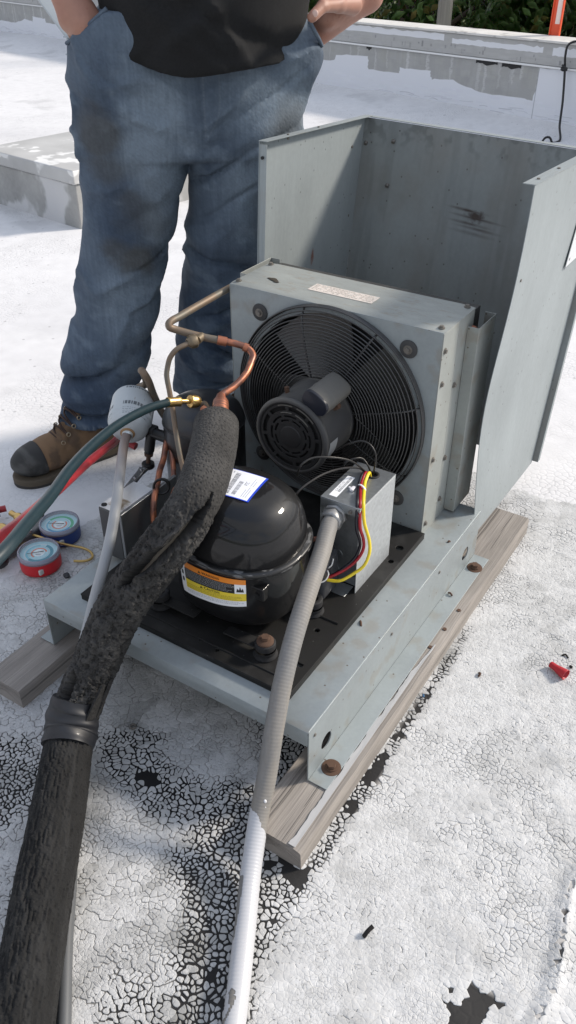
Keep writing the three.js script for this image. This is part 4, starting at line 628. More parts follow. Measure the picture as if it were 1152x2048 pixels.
// ---------------------------------------------------------------- compressor
{
  const CX = 0.037, CZ = -0.195, N = 2.35, DY = 0.352, DA = 0.122, DB = 0.104, DH = 0.103;
  const c = thing('compressor', 'glossy black hermetic compressor with warning label, bolted to the black pan', 'compressor', [CX, 0.187, CZ]);
  const se = (a, b, th, y) => { const C = Math.cos(th), S = Math.sin(th), e = 2 / N; return [CX + a * Math.sign(C) * Math.pow(Math.abs(C), e), y, CZ + b * Math.sign(S) * Math.pow(Math.abs(S), e)]; };
  const loft = rows => { const n = 96, g = grid(n, rows.length - 1, (u, v) => { const r = rows[Math.round(v * (rows.length - 1))]; return se(r[1], r[2], -u * Math.PI * 2, r[0]); }); return g; };
  const low = [[0.2045, 0.01, 0.01], [0.205, 0.06, 0.05], [0.208, 0.085, 0.07], [0.215, 0.108, 0.091], [0.228, 0.1175, 0.0995], [0.245, 0.1205, 0.1025], [0.27, 0.1235, 0.105], [0.31, 0.1255, 0.1065], [0.343, 0.1262, 0.107]];
  part('lower_shell', loft(low), black, c);
  const seamT = colTex(512, 64, (u, v) => { const s = sst(0.55, 0.68, fbm(u * 40, v * 5, 4, 461, 40, 5)); const q = mix(0.010, 0.13, s); return [q, q, q]; });
  part('seam_flange', loft([[0.3435, 0.124, 0.105], [0.3435, 0.131, 0.1118], [0.346, 0.1325, 0.1132], [0.3505, 0.1325, 0.1132], [0.3535, 0.130, 0.1112], [0.3545, 0.1245, 0.1062], [0.3545, 0.118, 0.100]]), P([1, 1, 1], { map: seamT, roughness: 0.42, clearcoat: 0.3 }), c);
  const dome = []; for (let k = 0; k <= 26; k++) { const t = k / 26 * Math.PI / 2; dome.push([DY + DH * Math.pow(Math.sin(t), 0.92), Math.max(0.002, DA * Math.pow(Math.cos(t), 0.48)), Math.max(0.002, DB * Math.pow(Math.cos(t), 0.48))]); }
  const domeMat = black.clone(); domeMat.bumpMap = valTex(256, 256, (u, v) => fbm(u * 4, v * 4, 3, 466, 4, 4)); domeMat.bumpScale = 0.0015;
  part('upper_shell', loft([...dome]), domeMat, c);
  const domeY = (x, z) => { const s = Math.pow(Math.pow(Math.abs(x - CX) / DA, N) + Math.pow(Math.abs(z - CZ) / DB, N), 1 / N), co = Math.pow(clamp(s), 1 / 0.48); return DY + DH * Math.pow(Math.sqrt(1 - co * co), 0.92); };
  // warning label on the front
  const wl = canvasTex(1024, 420, (g, W, H) => {
    g.fillStyle = '#eceef0'; g.fillRect(0, 0, W, H);
    const x0 = 118, x1 = 850; g.fillStyle = '#e98a2c'; g.fillRect(x0, 0, W - x0, 74); g.fillStyle = '#151515'; g.fillRect(x0, 74, x1 - x0, 140); g.fillStyle = '#e8cf3a'; g.fillRect(x0, 214, W - x0, 118);
    g.fillStyle = '#eceef0'; g.fillRect(x1, 74, W - x1, 140);
    g.fillStyle = '#101010'; g.font = 'bold 44px sans-serif'; g.textBaseline = 'middle'; g.fillText('WARNING', 420, 40); g.fillText('CAUTION', 430, 240);
    const tri = (x, y) => { g.fillStyle = '#101010'; g.beginPath(); g.moveTo(x, y + 18); g.lineTo(x + 20, y - 18); g.lineTo(x + 40, y + 18); g.fill(); g.fillStyle = '#e9b030'; g.fillRect(x + 18, y - 6, 4, 12); }; tri(368, 40); tri(378, 240);
    const rr = mulberry(12), lines = (n, y, col, xa, xb) => { g.fillStyle = col; for (let l = 0; l < n; l++) { let x = xa; const e = xb - rr() * 140; while (x < e) { const w = 6 + rr() * 26; g.fillRect(x, y + l * 17, w, 6); x += w + 7; } } };
    lines(7, 86, '#a9abad', x0 + 20, x1 - 20); lines(4, 266, '#8a7a20', x0 + 20, W - 30); lines(3, 345, '#9a9da0', x0 + 10, W - 40);
    g.fillStyle = '#151515'; for (const [y, k] of [[60, 0], [150, 1], [240, 2]]) { g.fillStyle = k ? '#151515' : '#35618a'; g.beginPath(); g.arc(58, y, 26, 0, 7); g.fill(); g.fillStyle = '#151515'; g.fillRect(34, y + 14, 48, 16); }
    g.beginPath(); g.moveTo(x1 + 26, 190); g.lineTo(x1 + 40, 130); g.lineTo(x1 + 66, 160); g.lineTo(x1 + 84, 105); g.lineTo(x1 + 104, 160); g.lineTo(x1 + 126, 128); g.lineTo(x1 + 142, 190); g.fill();
  });
  const bodyAB = y => lut(low, y);
  part('warning_label', solidSheet(40, 10, (u, v) => { const th = mix(2.04, 0.99, u), yt = mix(0.3315, 0.3375, u), yb = mix(0.2535, 0.2765, u), y = mix(yb, yt, v), [a, b] = bodyAB(y); return se(a + 0.0011, b + 0.0011, th, y); }, 0.0006), P([1, 1, 1], { map: wl, roughness: 0.35, clearcoat: 0.3 }), c);
  // printed sticker on the dome
  const tl = canvasTex(640, 420, (g, W, H) => {
    g.fillStyle = '#eef1f8'; g.fillRect(0, 0, W, H); g.fillStyle = '#2247c8'; g.fillRect(0, H - 22, W, 22); g.fillRect(0, 0, 16, H); g.fillRect(W - 10, 0, 10, H);
    g.fillStyle = '#222633'; g.font = '42px sans-serif'; g.textBaseline = 'middle'; g.fillText('RGT64C1E-CZA-9F', 60, 66, 470);
    const bar = (x, y, w, h, s) => { const rr = mulberry(s); let q = x; while (q < x + w) { const t = 2 + (rr() * 3 | 0) * 2; g.fillStyle = '#454a58'; g.fillRect(q, y, t, h); q += t + 2 + (rr() * 3 | 0) * 2; } };
    bar(60, 96, 500, 52, 3); bar(60, 182, 330, 46, 8); g.font = '56px sans-serif'; g.fillStyle = '#333846'; g.fillText('PTC', 320, 272); g.fillStyle = '#a9adb9'; for (let i = 0; i < 3; i++) g.fillRect(60, 300 + i * 26, 180 + (i * 67) % 120, 7); g.fillRect(330, 320, 200, 6); g.fillRect(330, 346, 150, 6); g.fillRect(540, 60, 50, 10);
  });
  const Q = { D: [0.018, -0.152], A: [-0.006, -0.232], B: [0.071, -0.239], C: [0.082, -0.160] };   // u from D to A, v down from A/D to B/C
  part('type_sticker', solidSheet(24, 20, (u, v) => { const x = mix(mix(Q.C[0], Q.B[0], u), mix(Q.D[0], Q.A[0], u), v), z = mix(mix(Q.C[1], Q.B[1], u), mix(Q.D[1], Q.A[1], u), v); return [x, domeY(x, z) + 0.0014, z]; }, 0.0006), M([1, 1, 1], { map: tl, roughness: 0.4 }), c);
  // clip on the right front
  part('hold_bracket', [bx(0.116, 0.142, 0.292, 0.322, -0.128, -0.113, 0.003), bx(0.114, 0.144, 0.320, 0.3245, -0.136, -0.108, 0.0015), cyl([0.129, 0.304, -0.114], [0.129, 0.304, -0.111], 0.0045)], black, c);
  // terminal cover on the right side
  const tc = part('terminal_cover', [bx(0.138, 0.176, 0.195, 0.292, -0.322, -0.258, 0.012)], P([0.035, 0.037, 0.042], { roughness: 0.38 }), c);
  part('wire_clip', tube([[0.150, 0.2515, -0.256], [0.170, 0.250, -0.254], [0.179, 0.254, -0.262], [0.180, 0.263, -0.272], [0.174, 0.268, -0.277], [0.179, 0.275, -0.284], [0.178, 0.285, -0.292]], 0.0014, 40, 7), M([0.75, 0.74, 0.71], { roughness: 0.4 }), tc);
  // feet
  for (const [x, z, k] of [[0.154, -0.098, 1], [-0.089, -0.101, 0], [0.166, -0.240, 0], [-0.089, -0.285, 0]]) {
    const f = part('foot', [bx(Math.min(x, mix(x, CX, 0.6)) - 0.014, Math.max(x, mix(x, CX, 0.6)) + 0.014, 0.2035, 0.2065, z - 0.012, z + 0.012, 0.0014)], tray, c);
    part('rubber_mount', lathe([[0, 0], [0.021, 0], [0.0225, 0.003], [0.018, 0.007], [0.0195, 0.010], [0.0195, 0.016]], [x, 0.187, z], [0, 1, 0], 32), rubber, f);
    if (k) { part('sleeve', lathe([[0.019, 0], [0.019, 0.010], [0.016, 0.012], [0.0, 0.012]], [x, 0.2066, z], [0, 1, 0], 32), rubber, f); part('nut', [lathe([[0.0155, 0], [0.0155, 0.003], [0.0085, 0.006], [0, 0.006]], [x, 0.2187, z], [0, 1, 0], 28), cyl([x, 0.223, z], [x, 0.2315, z], 0.0082, 0.0076, 6)], rust, f); }
    else part('sleeve', lathe([[0.019, 0], [0.0195, 0.012], [0.017, 0.0145], [0.0105, 0.0145], [0.0095, 0.012], [0.0095, 0.002], [0, 0.002]], [x, 0.2066, z], [0, 1, 0], 32), rubber, f);
  }
  part('process_tube', tube([[0.12, 0.30, -0.30], [0.15, 0.31, -0.315], [0.16, 0.33, -0.32]], 0.005, 20, 10), copper, c);
}
// ---------------------------------------------------------------- control box
{
  const X0 = 0.1255, X1 = 0.2095, Y0 = 0.187, Y1 = 0.3855, Z0 = -0.472, Z1 = -0.329;
  const b = thing('control_box', 'galvanized steel control box with wires out of its top, right of the compressor', 'control box', [(X0 + X1) / 2, Y0, (Z0 + Z1) / 2]);
  part('top_plate', plate(rectO(X0, -Z1, X1, -Z0), [[0.174, 0.444, 0.0105]], 0.0016, 0.0006).rotateX(-Math.PI / 2).translate(0, Y1 - 0.0016, 0), zinc, b);
  part('right_panel', bx(X1 - 0.0016, X1, Y0 - 0.003, Y1 - 0.0022, Z0, Z1 + 0.001, 0.0007), M([1, 1, 1], { map: spangle, metalness: 0.45, roughness: 0.5 }), b);
  part('left_panel', bx(X0, X0 + 0.0014, Y0, Y1 - 0.0022, Z0, Z1 - 0.014, 0.0006), zinc, b);
  part('rear_panel', bx(X0 + 0.0016, X1 - 0.0018, Y0, Y1 - 0.0022, Z0, Z0 + 0.0014, 0.0006), zinc, b);
  part('front_panel', plate([[X0 + 0.0016, Y0 + 0.004], [X1 - 0.0018, Y0 + 0.004], [X1 - 0.0018, Y1 - 0.0024], [X0 + 0.0016, Y1 - 0.0024]], [[X1 - 0.016, Y1 - 0.018, 0.005]], 0.0013).translate(0, 0, Z1 - 0.0165), zinc, b);
  part('front_lip', [bx(X0 + 0.0005, X1 - 0.0018, Y1 - 0.019, Y1 - 0.0022, Z1 - 0.0014, Z1, 0.0006), bx(X0, X0 + 0.0015, Y0, Y1 - 0.0022, Z1 - 0.0135, Z1, 0.0006)], zinc, b);
  part('base_tab', [bx(X0 + 0.03, X1 - 0.012, Y0 + 0.0008, Y0 + 0.0022, Z1 - 0.014, Z1 + 0.022, 0.0007), cyl([0.188, Y0 + 0.002, Z1 + 0.012], [0.188, Y0 + 0.0028, Z1 + 0.012], 0.003)], zinc, b);
  part('knockout', [[0.16, 0.255], [0.155, 0.215]].map(([x, y]) => { const g = new THREE.TorusGeometry(0.009, 0.0006, 6, 30, 4.2); g.translate(x, y, Z1 - 0.0148); return g; }), zinc, b);
  part('screw', [cyl([0.190, Y1 - 0.011, Z1 - 0.001], [0.190, Y1 - 0.011, Z1 + 0.004], 0.0042, 0.0038, 6), cyl([0.206, Y1 - 0.013, Z1 - 0.001], [0.206, Y1 - 0.013, Z1 + 0.003], 0.0035, 0.003, 8), cyl([0.196, 0.218, Z1 - 0.016], [0.196, 0.218, Z1 - 0.011], 0.004, 0.0035, 8)], dirtySteel, b);
  const g = new THREE.TorusGeometry(0.0112, 0.0028, 10, 36); g.rotateX(Math.PI / 2); g.translate(0.174, Y1 + 0.0005, -0.444); part('bushing', [g, cyl([0.174, Y1 - 0.006, -0.444], [0.174, Y1 - 0.003, -0.444], 0.0108)], rubber, b);
  const lt = canvasTex(512, 128, (c, W, H) => { c.fillStyle = '#f0f2f3'; c.fillRect(0, 0, W, H); c.fillStyle = '#24282c'; c.font = '46px sans-serif'; c.textBaseline = 'middle'; c.fillText('E:4-2877-02', 120, 34); const rr = mulberry(6); let x = 120; while (x < 480) { const t = 3 + (rr() * 3 | 0) * 2; c.fillRect(x, 62, t, 44); x += t + 3 + (rr() * 3 | 0) * 2; } });
  part('part_label', solidSheet(4, 2, (u, v) => [mix(mix(0.1525, 0.150, u), mix(0.1365, 0.1345, u), v), Y1 + 0.0008, mix(-0.3415, -0.417, u)], 0.0004), M([1, 1, 1], { map: lt, roughness: 0.45 }), b);
  part('connector', [lathe([[0.012, 0], [0.021, 0], [0.0235, 0.002], [0.0235, 0.007], [0.021, 0.009], [0.012, 0.009]], [0.158, 0.357, Z1 - 0.001], [0.12, -0.03, 1], 8), lathe([[0.012, 0], [0.021, 0], [0.0225, 0.003], [0.0225, 0.014], [0.0205, 0.017], [0.018, 0.018]], [0.1595, 0.3565, Z1 + 0.0085], [0.15, -0.05, 1], 6)], M([0.33, 0.33, 0.325], { roughness: 0.45, metalness: 0.6 }), b);
}
// ---------------------------------------------------------------- wires
const wire = (name, label, pts, r, col, group) => { const t = thing(name, label, 'wire', pts[0], group); part('lead', tube(pts, r, 90, 9), M(col, { roughness: 0.4 }), t); return t; };
wire('yellow_wire', 'yellow wire looping from the control box top down to the compressor terminal', [[0.169, 0.375, -0.445], [0.171, 0.396, -0.434], [0.178, 0.394, -0.405], [0.186, 0.392, -0.387], [0.208, 0.390, -0.343], [0.217, 0.362, -0.332], [0.229, 0.318, -0.335], [0.233, 0.297, -0.330], [0.229, 0.272, -0.318], [0.216, 0.258, -0.303], [0.198, 0.246, -0.284], [0.172, 0.243, -0.275]], 0.0031, [0.86, 0.66, 0.03]);
wire('red_wire', 'dark red wire beside the yellow one, from control box to compressor', [[0.166, 0.375, -0.444], [0.165, 0.395, -0.433], [0.172, 0.393, -0.404], [0.180, 0.391, -0.384], [0.203, 0.3895, -0.340], [0.2135, 0.352, -0.324], [0.219, 0.322, -0.330], [0.220, 0.302, -0.330], [0.214, 0.280, -0.322], [0.200, 0.262, -0.306], [0.184, 0.251, -0.288], [0.171, 0.2445, -0.278]], 0.0031, [0.36, 0.012, 0.02]);
wire('black_wire', 'black wire bundled under the red one along the control box corner', [[0.163, 0.375, -0.442], [0.161, 0.394, -0.430], [0.168, 0.392, -0.401], [0.176, 0.3905, -0.381], [0.198, 0.389, -0.338], [0.208, 0.348, -0.321], [0.213, 0.320, -0.327], [0.213, 0.302, -0.328], [0.208, 0.280, -0.320], [0.194, 0.261, -0.303], [0.181, 0.2495, -0.289], [0.169, 0.242, -0.282]], 0.0031, [0.012, 0.010, 0.016]);
{ const t = thing('cable_tie', 'small white cable tie round the wires on top of the control box', 'cable tie', [0.18, 0.39, -0.385]); const w = M([0.80, 0.78, 0.80], { roughness: 0.4 }); const g = new THREE.TorusGeometry(0.0088, 0.0014, 6, 28); g.scale(1.15, 0.62, 1.6); g.rotateY(-0.4); g.translate(0.181, 0.3915, -0.386); part('band', g, w, t); part('head', [bx(0.163, 0.170, 0.3865, 0.3915, -0.385, -0.371, 0.0012), bx(0.156, 0.164, 0.3863, 0.389, -0.383, -0.379, 0.001)], w, t); }
const thin = [0.014, 0.013, 0.012];
wire('fan_wire', 'thin black wire arching highest from the control box hole to the fan motor', [[0.172, 0.378, -0.449], [0.173, 0.392, -0.450], [0.175, 0.412, -0.449], [0.173, 0.432, -0.450], [0.159, 0.446, -0.452], [0.143, 0.450, -0.449], [0.120, 0.44, -0.44], [0.09, 0.41, -0.45]], 0.0019, thin);
wire('fan_wire', 'thin black wire curving over the compressor back towards the motor front', [[0.165, 0.378, -0.447], [0.158, 0.400, -0.432], [0.145, 0.430, -0.404], [0.123, 0.450, -0.366], [0.100, 0.455, -0.338], [0.090, 0.448, -0.318], [0.080, 0.42, -0.318]], 0.0019, thin);
wire('fan_wire', 'thin dusty black wire lying lowest, from the control box over the compressor', [[0.163, 0.378, -0.443], [0.152, 0.397, -0.436], [0.129, 0.402, -0.416], [0.108, 0.402, -0.384], [0.094, 0.397, -0.350], [0.082, 0.384, -0.32], [0.07, 0.35, -0.315]], 0.0021, [0.05, 0.045, 0.04]);
wire('fan_wire', 'short thin black wire hooking back beside the control box hole', [[0.168, 0.378, -0.452], [0.159, 0.400, -0.450], [0.146, 0.411, -0.450], [0.136, 0.415, -0.436], [0.124, 0.408, -0.425], [0.112, 0.38, -0.43]], 0.0019, thin);
// ---------------------------------------------------------------- conduit
{
  const pts = [[0.160, 0.356, -0.318], [0.1665, 0.354, -0.290], [0.185, 0.342, -0.236], [0.207, 0.322, -0.157], [0.226, 0.287, -0.081], [0.242, 0.242, -0.021], [0.260, 0.187, 0.035], [0.273, 0.127, 0.076], [0.286, 0.074, 0.122], [0.312, 0.038, 0.182], [0.350, 0.0215, 0.253], [0.388, 0.0195, 0.322], [0.431, 0.0195, 0.402], [0.50, 0.0195, 0.52], [0.60, 0.0195, 0.66], [0.66, 0.0195, 0.9]];
  const c = thing('conduit', 'ribbed grey flexible conduit from the control box, painted white where it meets the roof', 'conduit', [0.24, 0, 0.0]);
  const grey = colTex(256, 1024, (u, v) => { const d = sst(0.35, 0.7, fbm(u * 4, v * 14, 5, 501, 4, 14)); const q = 0.20 + 0.05 * (fbm(u * 30, v * 120, 3, 502, 30, 120) - 0.5); return [mix(q, 0.25, d * 0.6), mix(q * 0.975, 0.225, d * 0.6), mix(q * 0.93, 0.19, d * 0.6)]; });
  const seg = 1000, rad = 56, full = tube(pts, (t, a, L) => 0.0162 + 0.00016 * Math.sin(t * L / 0.0058 * 6.2832), seg, rad);
  const p = full.attributes.position, lim = i => { const x = p.getX(i), y = p.getY(i), z = p.getZ(i); return z > 0.098 + 0.018 * Math.sin(y * 40) - (x > 0.292 - 0.0 ? 0.5 * (x - 0.287) : 0) && y < 0.115; };
  // white paint: its own skin over the conduit, with chipped spots
  const A = [], B = [], ix = full.index.array;
  const painted = i => { const x = p.getX(i), y = p.getY(i), z = p.getZ(i), s = z + (0.075 - y) * 0.15 - 0.7 * (x - (0.286 + (z - 0.122) * 0.45)), n = 0.016 * (fbm(x * 90, z * 90, 3, 511) - 0.5); const chip = (fbm(z * 26 + 3, (x + y) * 60, 3, 513) > 0.70) || (z > 0.16 && z < 0.5 && (x - (0.286 + (z - 0.122) * 0.47)) < -0.0112 && fbm(z * 22, 1, 3, 515) > 0.54); return s + n > 0.122 && !chip; };
  for (let i = 0; i < ix.length; i += 3) (painted(ix[i]) && painted(ix[i + 1]) && painted(ix[i + 2]) ? B : A).push(ix[i], ix[i + 1], ix[i + 2]);
  const ga = full.clone(); ga.setIndex([...ix]); const gb = full.clone(); gb.setIndex(B);
  const nb = gb.attributes.normal, pb = gb.attributes.position; for (let i = 0; i < pb.count; i++) pb.setXYZ(i, pb.getX(i) + nb.getX(i) * 0.0005, pb.getY(i) + nb.getY(i) * 0.0005, pb.getZ(i) + nb.getZ(i) * 0.0005);
  grey.repeat.set(1, 0.8);
  part('jacket', ga, M([1, 1, 1], { map: grey, roughness: 0.62 }), c);
  part('white_paint', strip(gb), M([0.50, 0.505, 0.52], { roughness: 0.36 }), c, 'white roof paint on the lower conduit');
  part('paint_drip', [[0.2888, 0.104, 0.1065, 0.004], [0.2915, 0.096, 0.1105, 0.0035], [0.285, 0.092, 0.109, 0.0018]].map(([x, y, z, r]) => { const g = new THREE.SphereGeometry(r, 10, 8); g.scale(0.8, 1.2, 0.8); g.translate(x, y, z); return g; }), M([0.70, 0.70, 0.71], { roughness: 0.45 }), c);
}
// ---------------------------------------------------------------- insulated suction line
{
  const s = thing('suction_line', 'thick black foam insulated suction pipe running over the base front to the roof', 'insulated pipe', [-0.05, 0, 0.0]);
  const up = [[-0.072, 0.512, -0.284], [-0.036, 0.502, -0.227], [-0.013, 0.487, -0.180], [0.006, 0.458, -0.118], [0.002, 0.422, -0.073], [-0.021, 0.378, -0.044], [-0.046, 0.330, -0.014], [-0.067, 0.285, 0.016], [-0.086, 0.215, 0.056], [-0.097, 0.145, 0.102], [-0.095, 0.102, 0.142]];
  const lo = [[-0.099, 0.112, 0.132], [-0.088, 0.084, 0.164], [-0.050, 0.068, 0.220], [0.003, 0.058, 0.293], [0.062, 0.053, 0.375], [0.126, 0.052, 0.460], [0.185, 0.052, 0.538], [0.30, 0.052, 0.67], [0.40, 0.052, 0.80]];
  const foamC = colTex(512, 1024, (u, v) => { const n = fbm(u * 12, v * 24, 5, 521, 12, 24), w = worley(u * 36, v * 60, 5, 0), d = sst(0.45, 0.75, fbm(u * 5, v * 9, 4, 523, 5, 9)); let c = 0.030 + 0.030 * (n - 0.3) + 0.020 * d; c *= 0.55 + 0.45 * sst(0.1, 0.35, w[0]); return [c, c * 0.96, c * 0.90]; });
  foamC.repeat.set(1, 2.2);
  const foamB = valTex(512, 512, (u, v) => { const w = worley(u * 40, v * 40, 9, 40); return clamp(0.4 * sst(0.05, 0.4, w[0]) + 0.6 * fbm(u * 16, v * 16, 5, 525, 16, 16)); }); foamB.repeat.set(1, 4);
  const foam = M([1, 1, 1], { map: foamC, bumpMap: foamB, bumpScale: 0.003, roughness: 0.95 });
  // a tear along the upper side: the foam gapes over the tube inside
  let A0 = 0;
  const rUp = (t, a, L) => {
    const x = Math.cos(a), y = Math.sin(a), z = t * L, rough = sst(0.24, 0.42, t);
    let r = 0.0405 + 0.003 * Math.sin(t * 3) + 0.0022 * (n3(x * 2 + 5, y * 2, z * 20, 531) - 0.5);
    r += (0.22 + rough) * (0.0048 * (f3(x * 9, y * 9, z * 170, 4, 533) - 0.5) - 0.0040 * sst(0.56, 0.64, f3(x * 6 + 9, y * 6, z * 120, 3, 535)) * rough - 0.004 * sst(0.55, 0.62, f3(x * 4 + 2, y * 4, z * 40, 3, 536)) * rough);
    if (t < 0.03) r *= Math.sqrt(clamp(0.35 + t / 0.03 * 0.65));
    const da = Math.atan2(Math.sin(a - tearA(t)), Math.cos(a - tearA(t))), w = tearW(t); if (w > 0) { const k = sst(w * 1.15, w * 0.75, Math.abs(da)); r = mix(r + 0.005 * sst(w * 2.4, w * 1.1, Math.abs(da)), 0.012, k); }
    const c2 = Math.atan2(Math.sin(a - A0 - 0.35), Math.cos(a - A0 - 0.35)), w2 = 0.10 * sst(0.86, 0.89, t) * sst(0.985, 0.95, t) * (0.5 + fbm(t * 60, 2, 2, 5)); if (w2 > 0) r = mix(r, 0.02, sst(w2 * 2.4, w2, Math.abs(c2)));
    r -= 0.004 * sst(0.99, 1.0, t);
    return r;
  };
  const tearA = t => A0 + mix(-0.75, 0.25, sst(0.28, 0.62, t)) + 0.18 * (fbm(t * 30, 3, 3, 541) - 0.5), tearW = t => 0.30 * sst(0.28, 0.36, t) * sst(0.60, 0.54, t) * (0.35 + 0.9 * fbm(t * 26, 7, 3, 543));
  { // angle of the frame that looks up and towards the camera
    const cv = new THREE.CatmullRomCurve3(up.map(p => V(...p)), false, 'centripetal'), fr = cv.computeFrenetFrames(560, false), i = 250, d = V(0.42, 0.82, 0.38); A0 = Math.atan2(d.dot(fr.binormals[i]), d.dot(fr.normals[i]));
  }
  part('insulation', tube(up, rUp, 560, 110), foam, s, 'rough black foam insulation with a gaping tear');
  part('inner_tube', tube(up.map(p => p), 0.0148, 120, 16), (() => { const t = colTex(128, 256, (u, v) => { const n = fbm(u * 4, v * 20, 4, 551, 4, 20); return [0.10 + 0.10 * n, 0.085 + 0.085 * n, 0.065 + 0.06 * n]; }); return M([1, 1, 1], { map: t, roughness: 0.5, metalness: 0.3 }); })(), s);
  const foamC2 = colTex(512, 1024, (u, v) => { const n = fbm(u * 40, v * 7, 5, 561, 40, 7), m = fbm(u * 14, v * 30, 4, 563, 14, 30), sp = worley(u * 30, v * 60, 11, 0); let c = 0.0065 + 0.008 * sst(0.45, 0.7, n) + 0.005 * (m - 0.4); if (sp[2] > 0.985 && sp[0] < 0.10) c += 0.08; return [c, c, c * 0.99]; }); foamC2.repeat.set(1, 1.6);
  const foam2 = M([1, 1, 1], { map: foamC2, bumpMap: foamB, bumpScale: 0.002, roughness: 0.9 });
  part('insulation', tube(lo, (t, a, L) => { const x = Math.cos(a), y = Math.sin(a), z = t * L; let r = mix(0.0420, 0.0455, sst(0, 0.25, t)) + 0.003 * (n3(x * 1.5, y * 1.5, z * 6, 571) - 0.5); const g = f3(x * 34, y * 34, z * 60, 3, 573); r -= 0.0040 * sst(0.50, 0.62, g) * (0.3 + 0.7 * n3(x * 3, y * 3, z * 70, 575)); r += 0.003 * (f3(x * 14, y * 14, z * 90, 3, 577) - 0.5); return r; }, 620, 130), foam2, s, 'lower insulation with lengthwise wrinkles');
  part('vinyl_tape', tube([[-0.1005, 0.126, 0.1245], [-0.0965, 0.108, 0.141], [-0.088, 0.090, 0.161], [-0.074, 0.079, 0.186]], (t, a) => { const c = Math.cos(a - 0.4); return 0.0448 + 0.0015 * t + 0.0020 * Math.pow(Math.sin(t * 11 + 0.8 * c), 2) * (t < 0.75 ? 1 : 0.2) - 0.002 * sst(0.9, 1, t) + 0.0015 * Math.sin(a * 3 + t * 9); }, 60, 64), P([0.014, 0.015, 0.018], { roughness: 0.5, clearcoat: 0.1 }), s, 'black vinyl tape wrapped round the joint');
  // torn ragged end above the tape
  part('torn_flap', [0, 1, 2, 3].map(k => { const a = 2.3 + k * 0.55; return solidSheet(8, 10, (u, v) => { const an = A0 + a - 2.4 + (u - 0.5) * 0.5 * (1 - v * 0.7), r = 0.049 + 0.006 * v; const T = [-0.0935 + 0.0 * v, 0.118 + 0.055 * v, 0.137 - 0.038 * v]; return [T[0] + Math.cos(an) * r * -0.9, T[1] + Math.sin(an) * r * 0.35, T[2] + Math.sin(an) * r * 0.8]; }, 0.005); }), foam, s);
  part('reducer', lathe([[0.006, 0], [0.0085, 0.001], [0.0095, 0.008], [0.0145, 0.018], [0.0155, 0.028], [0.0155, 0.055]], [-0.110, 0.520, -0.349], [0.30, -0.16, 0.45], 32), copper, s);
  part('service_stub', tube([[-0.160, 0.481, -0.361], [-0.145, 0.497, -0.335], [-0.125, 0.512, -0.318], [-0.098, 0.508, -0.302]], 0.0042, 30, 10), M([0.10, 0.075, 0.05], { roughness: 0.5, metalness: 0.5 }), s);
  part('joint_tube', tube([[-0.128, 0.500, -0.314], [-0.118, 0.508, -0.309], [-0.10, 0.505, -0.302]], 0.0055, 14, 10), copper, s);
}
// ---------------------------------------------------------------- discharge and capillary tubing
{
  const d = thing('discharge_tube', 'bent brown copper tube from the condenser side, brightening to copper near the fan', 'copper tube', [-0.2, 0.55, -0.42]);
  part('tube', tube([[-0.262, 0.620, -0.66], [-0.267, 0.620, -0.602], [-0.263, 0.620, -0.493], [-0.258, 0.620, -0.415], [-0.2585, 0.6195, -0.398], [-0.259, 0.616, -0.388], [-0.257, 0.610, -0.387], [-0.250, 0.604, -0.395], [-0.209, 0.590, -0.420], [-0.172, 0.581, -0.442]], 0.0075, 120, 14), brownTube, d, 'brown weathered tube');
  part('tube', tube([[-0.176, 0.582, -0.440], [-0.150, 0.573, -0.460], [-0.134, 0.567, -0.468], [-0.122, 0.560, -0.469], [-0.113, 0.555, -0.462], [-0.108, 0.550, -0.449], [-0.101, 0.538, -0.420], [-0.103, 0.526, -0.380], [-0.110, 0.520, -0.349]], 0.0068, 100, 14), copper, d, 'bright copper tube');
  part('joint', [cyl([-0.180, 0.583, -0.437], [-0.165, 0.579, -0.447], 0.0092, 0.0092, 18), cyl([-0.138, 0.568, -0.4665], [-0.130, 0.565, -0.4692], 0.0088, 0.0088, 18)], copper, d);
  part('flare_nut', [lathe([[0.005, 0], [0.0125, 0.001], [0.0135, 0.004], [0.0135, 0.013], [0.0115, 0.016], [0.008, 0.021], [0.006, 0.021]], [-0.203, 0.5895, -0.402], [-0.45, 0.0, 0.9], 6), cyl([-0.208, 0.589, -0.424], [-0.203, 0.5895, -0.402], 0.0085, 0.0085, 16)], (() => M([0.20, 0.16, 0.11], { roughness: 0.5, metalness: 0.6 }))(), d);
  part('capillary', tube([[-0.205, 0.5895, -0.398], [-0.213, 0.587, -0.378], [-0.2235, 0.580, -0.362], [-0.231, 0.566, -0.351], [-0.233, 0.550, -0.344], [-0.2315, 0.535, -0.337], [-0.222, 0.505, -0.330], [-0.211, 0.475, -0.322], [-0.193, 0.440, -0.305], [-0.16, 0.40, -0.275], [-0.125, 0.36, -0.25], [-0.11, 0.30, -0.25]], 0.0052, 120, 12), brownTube, d);
}
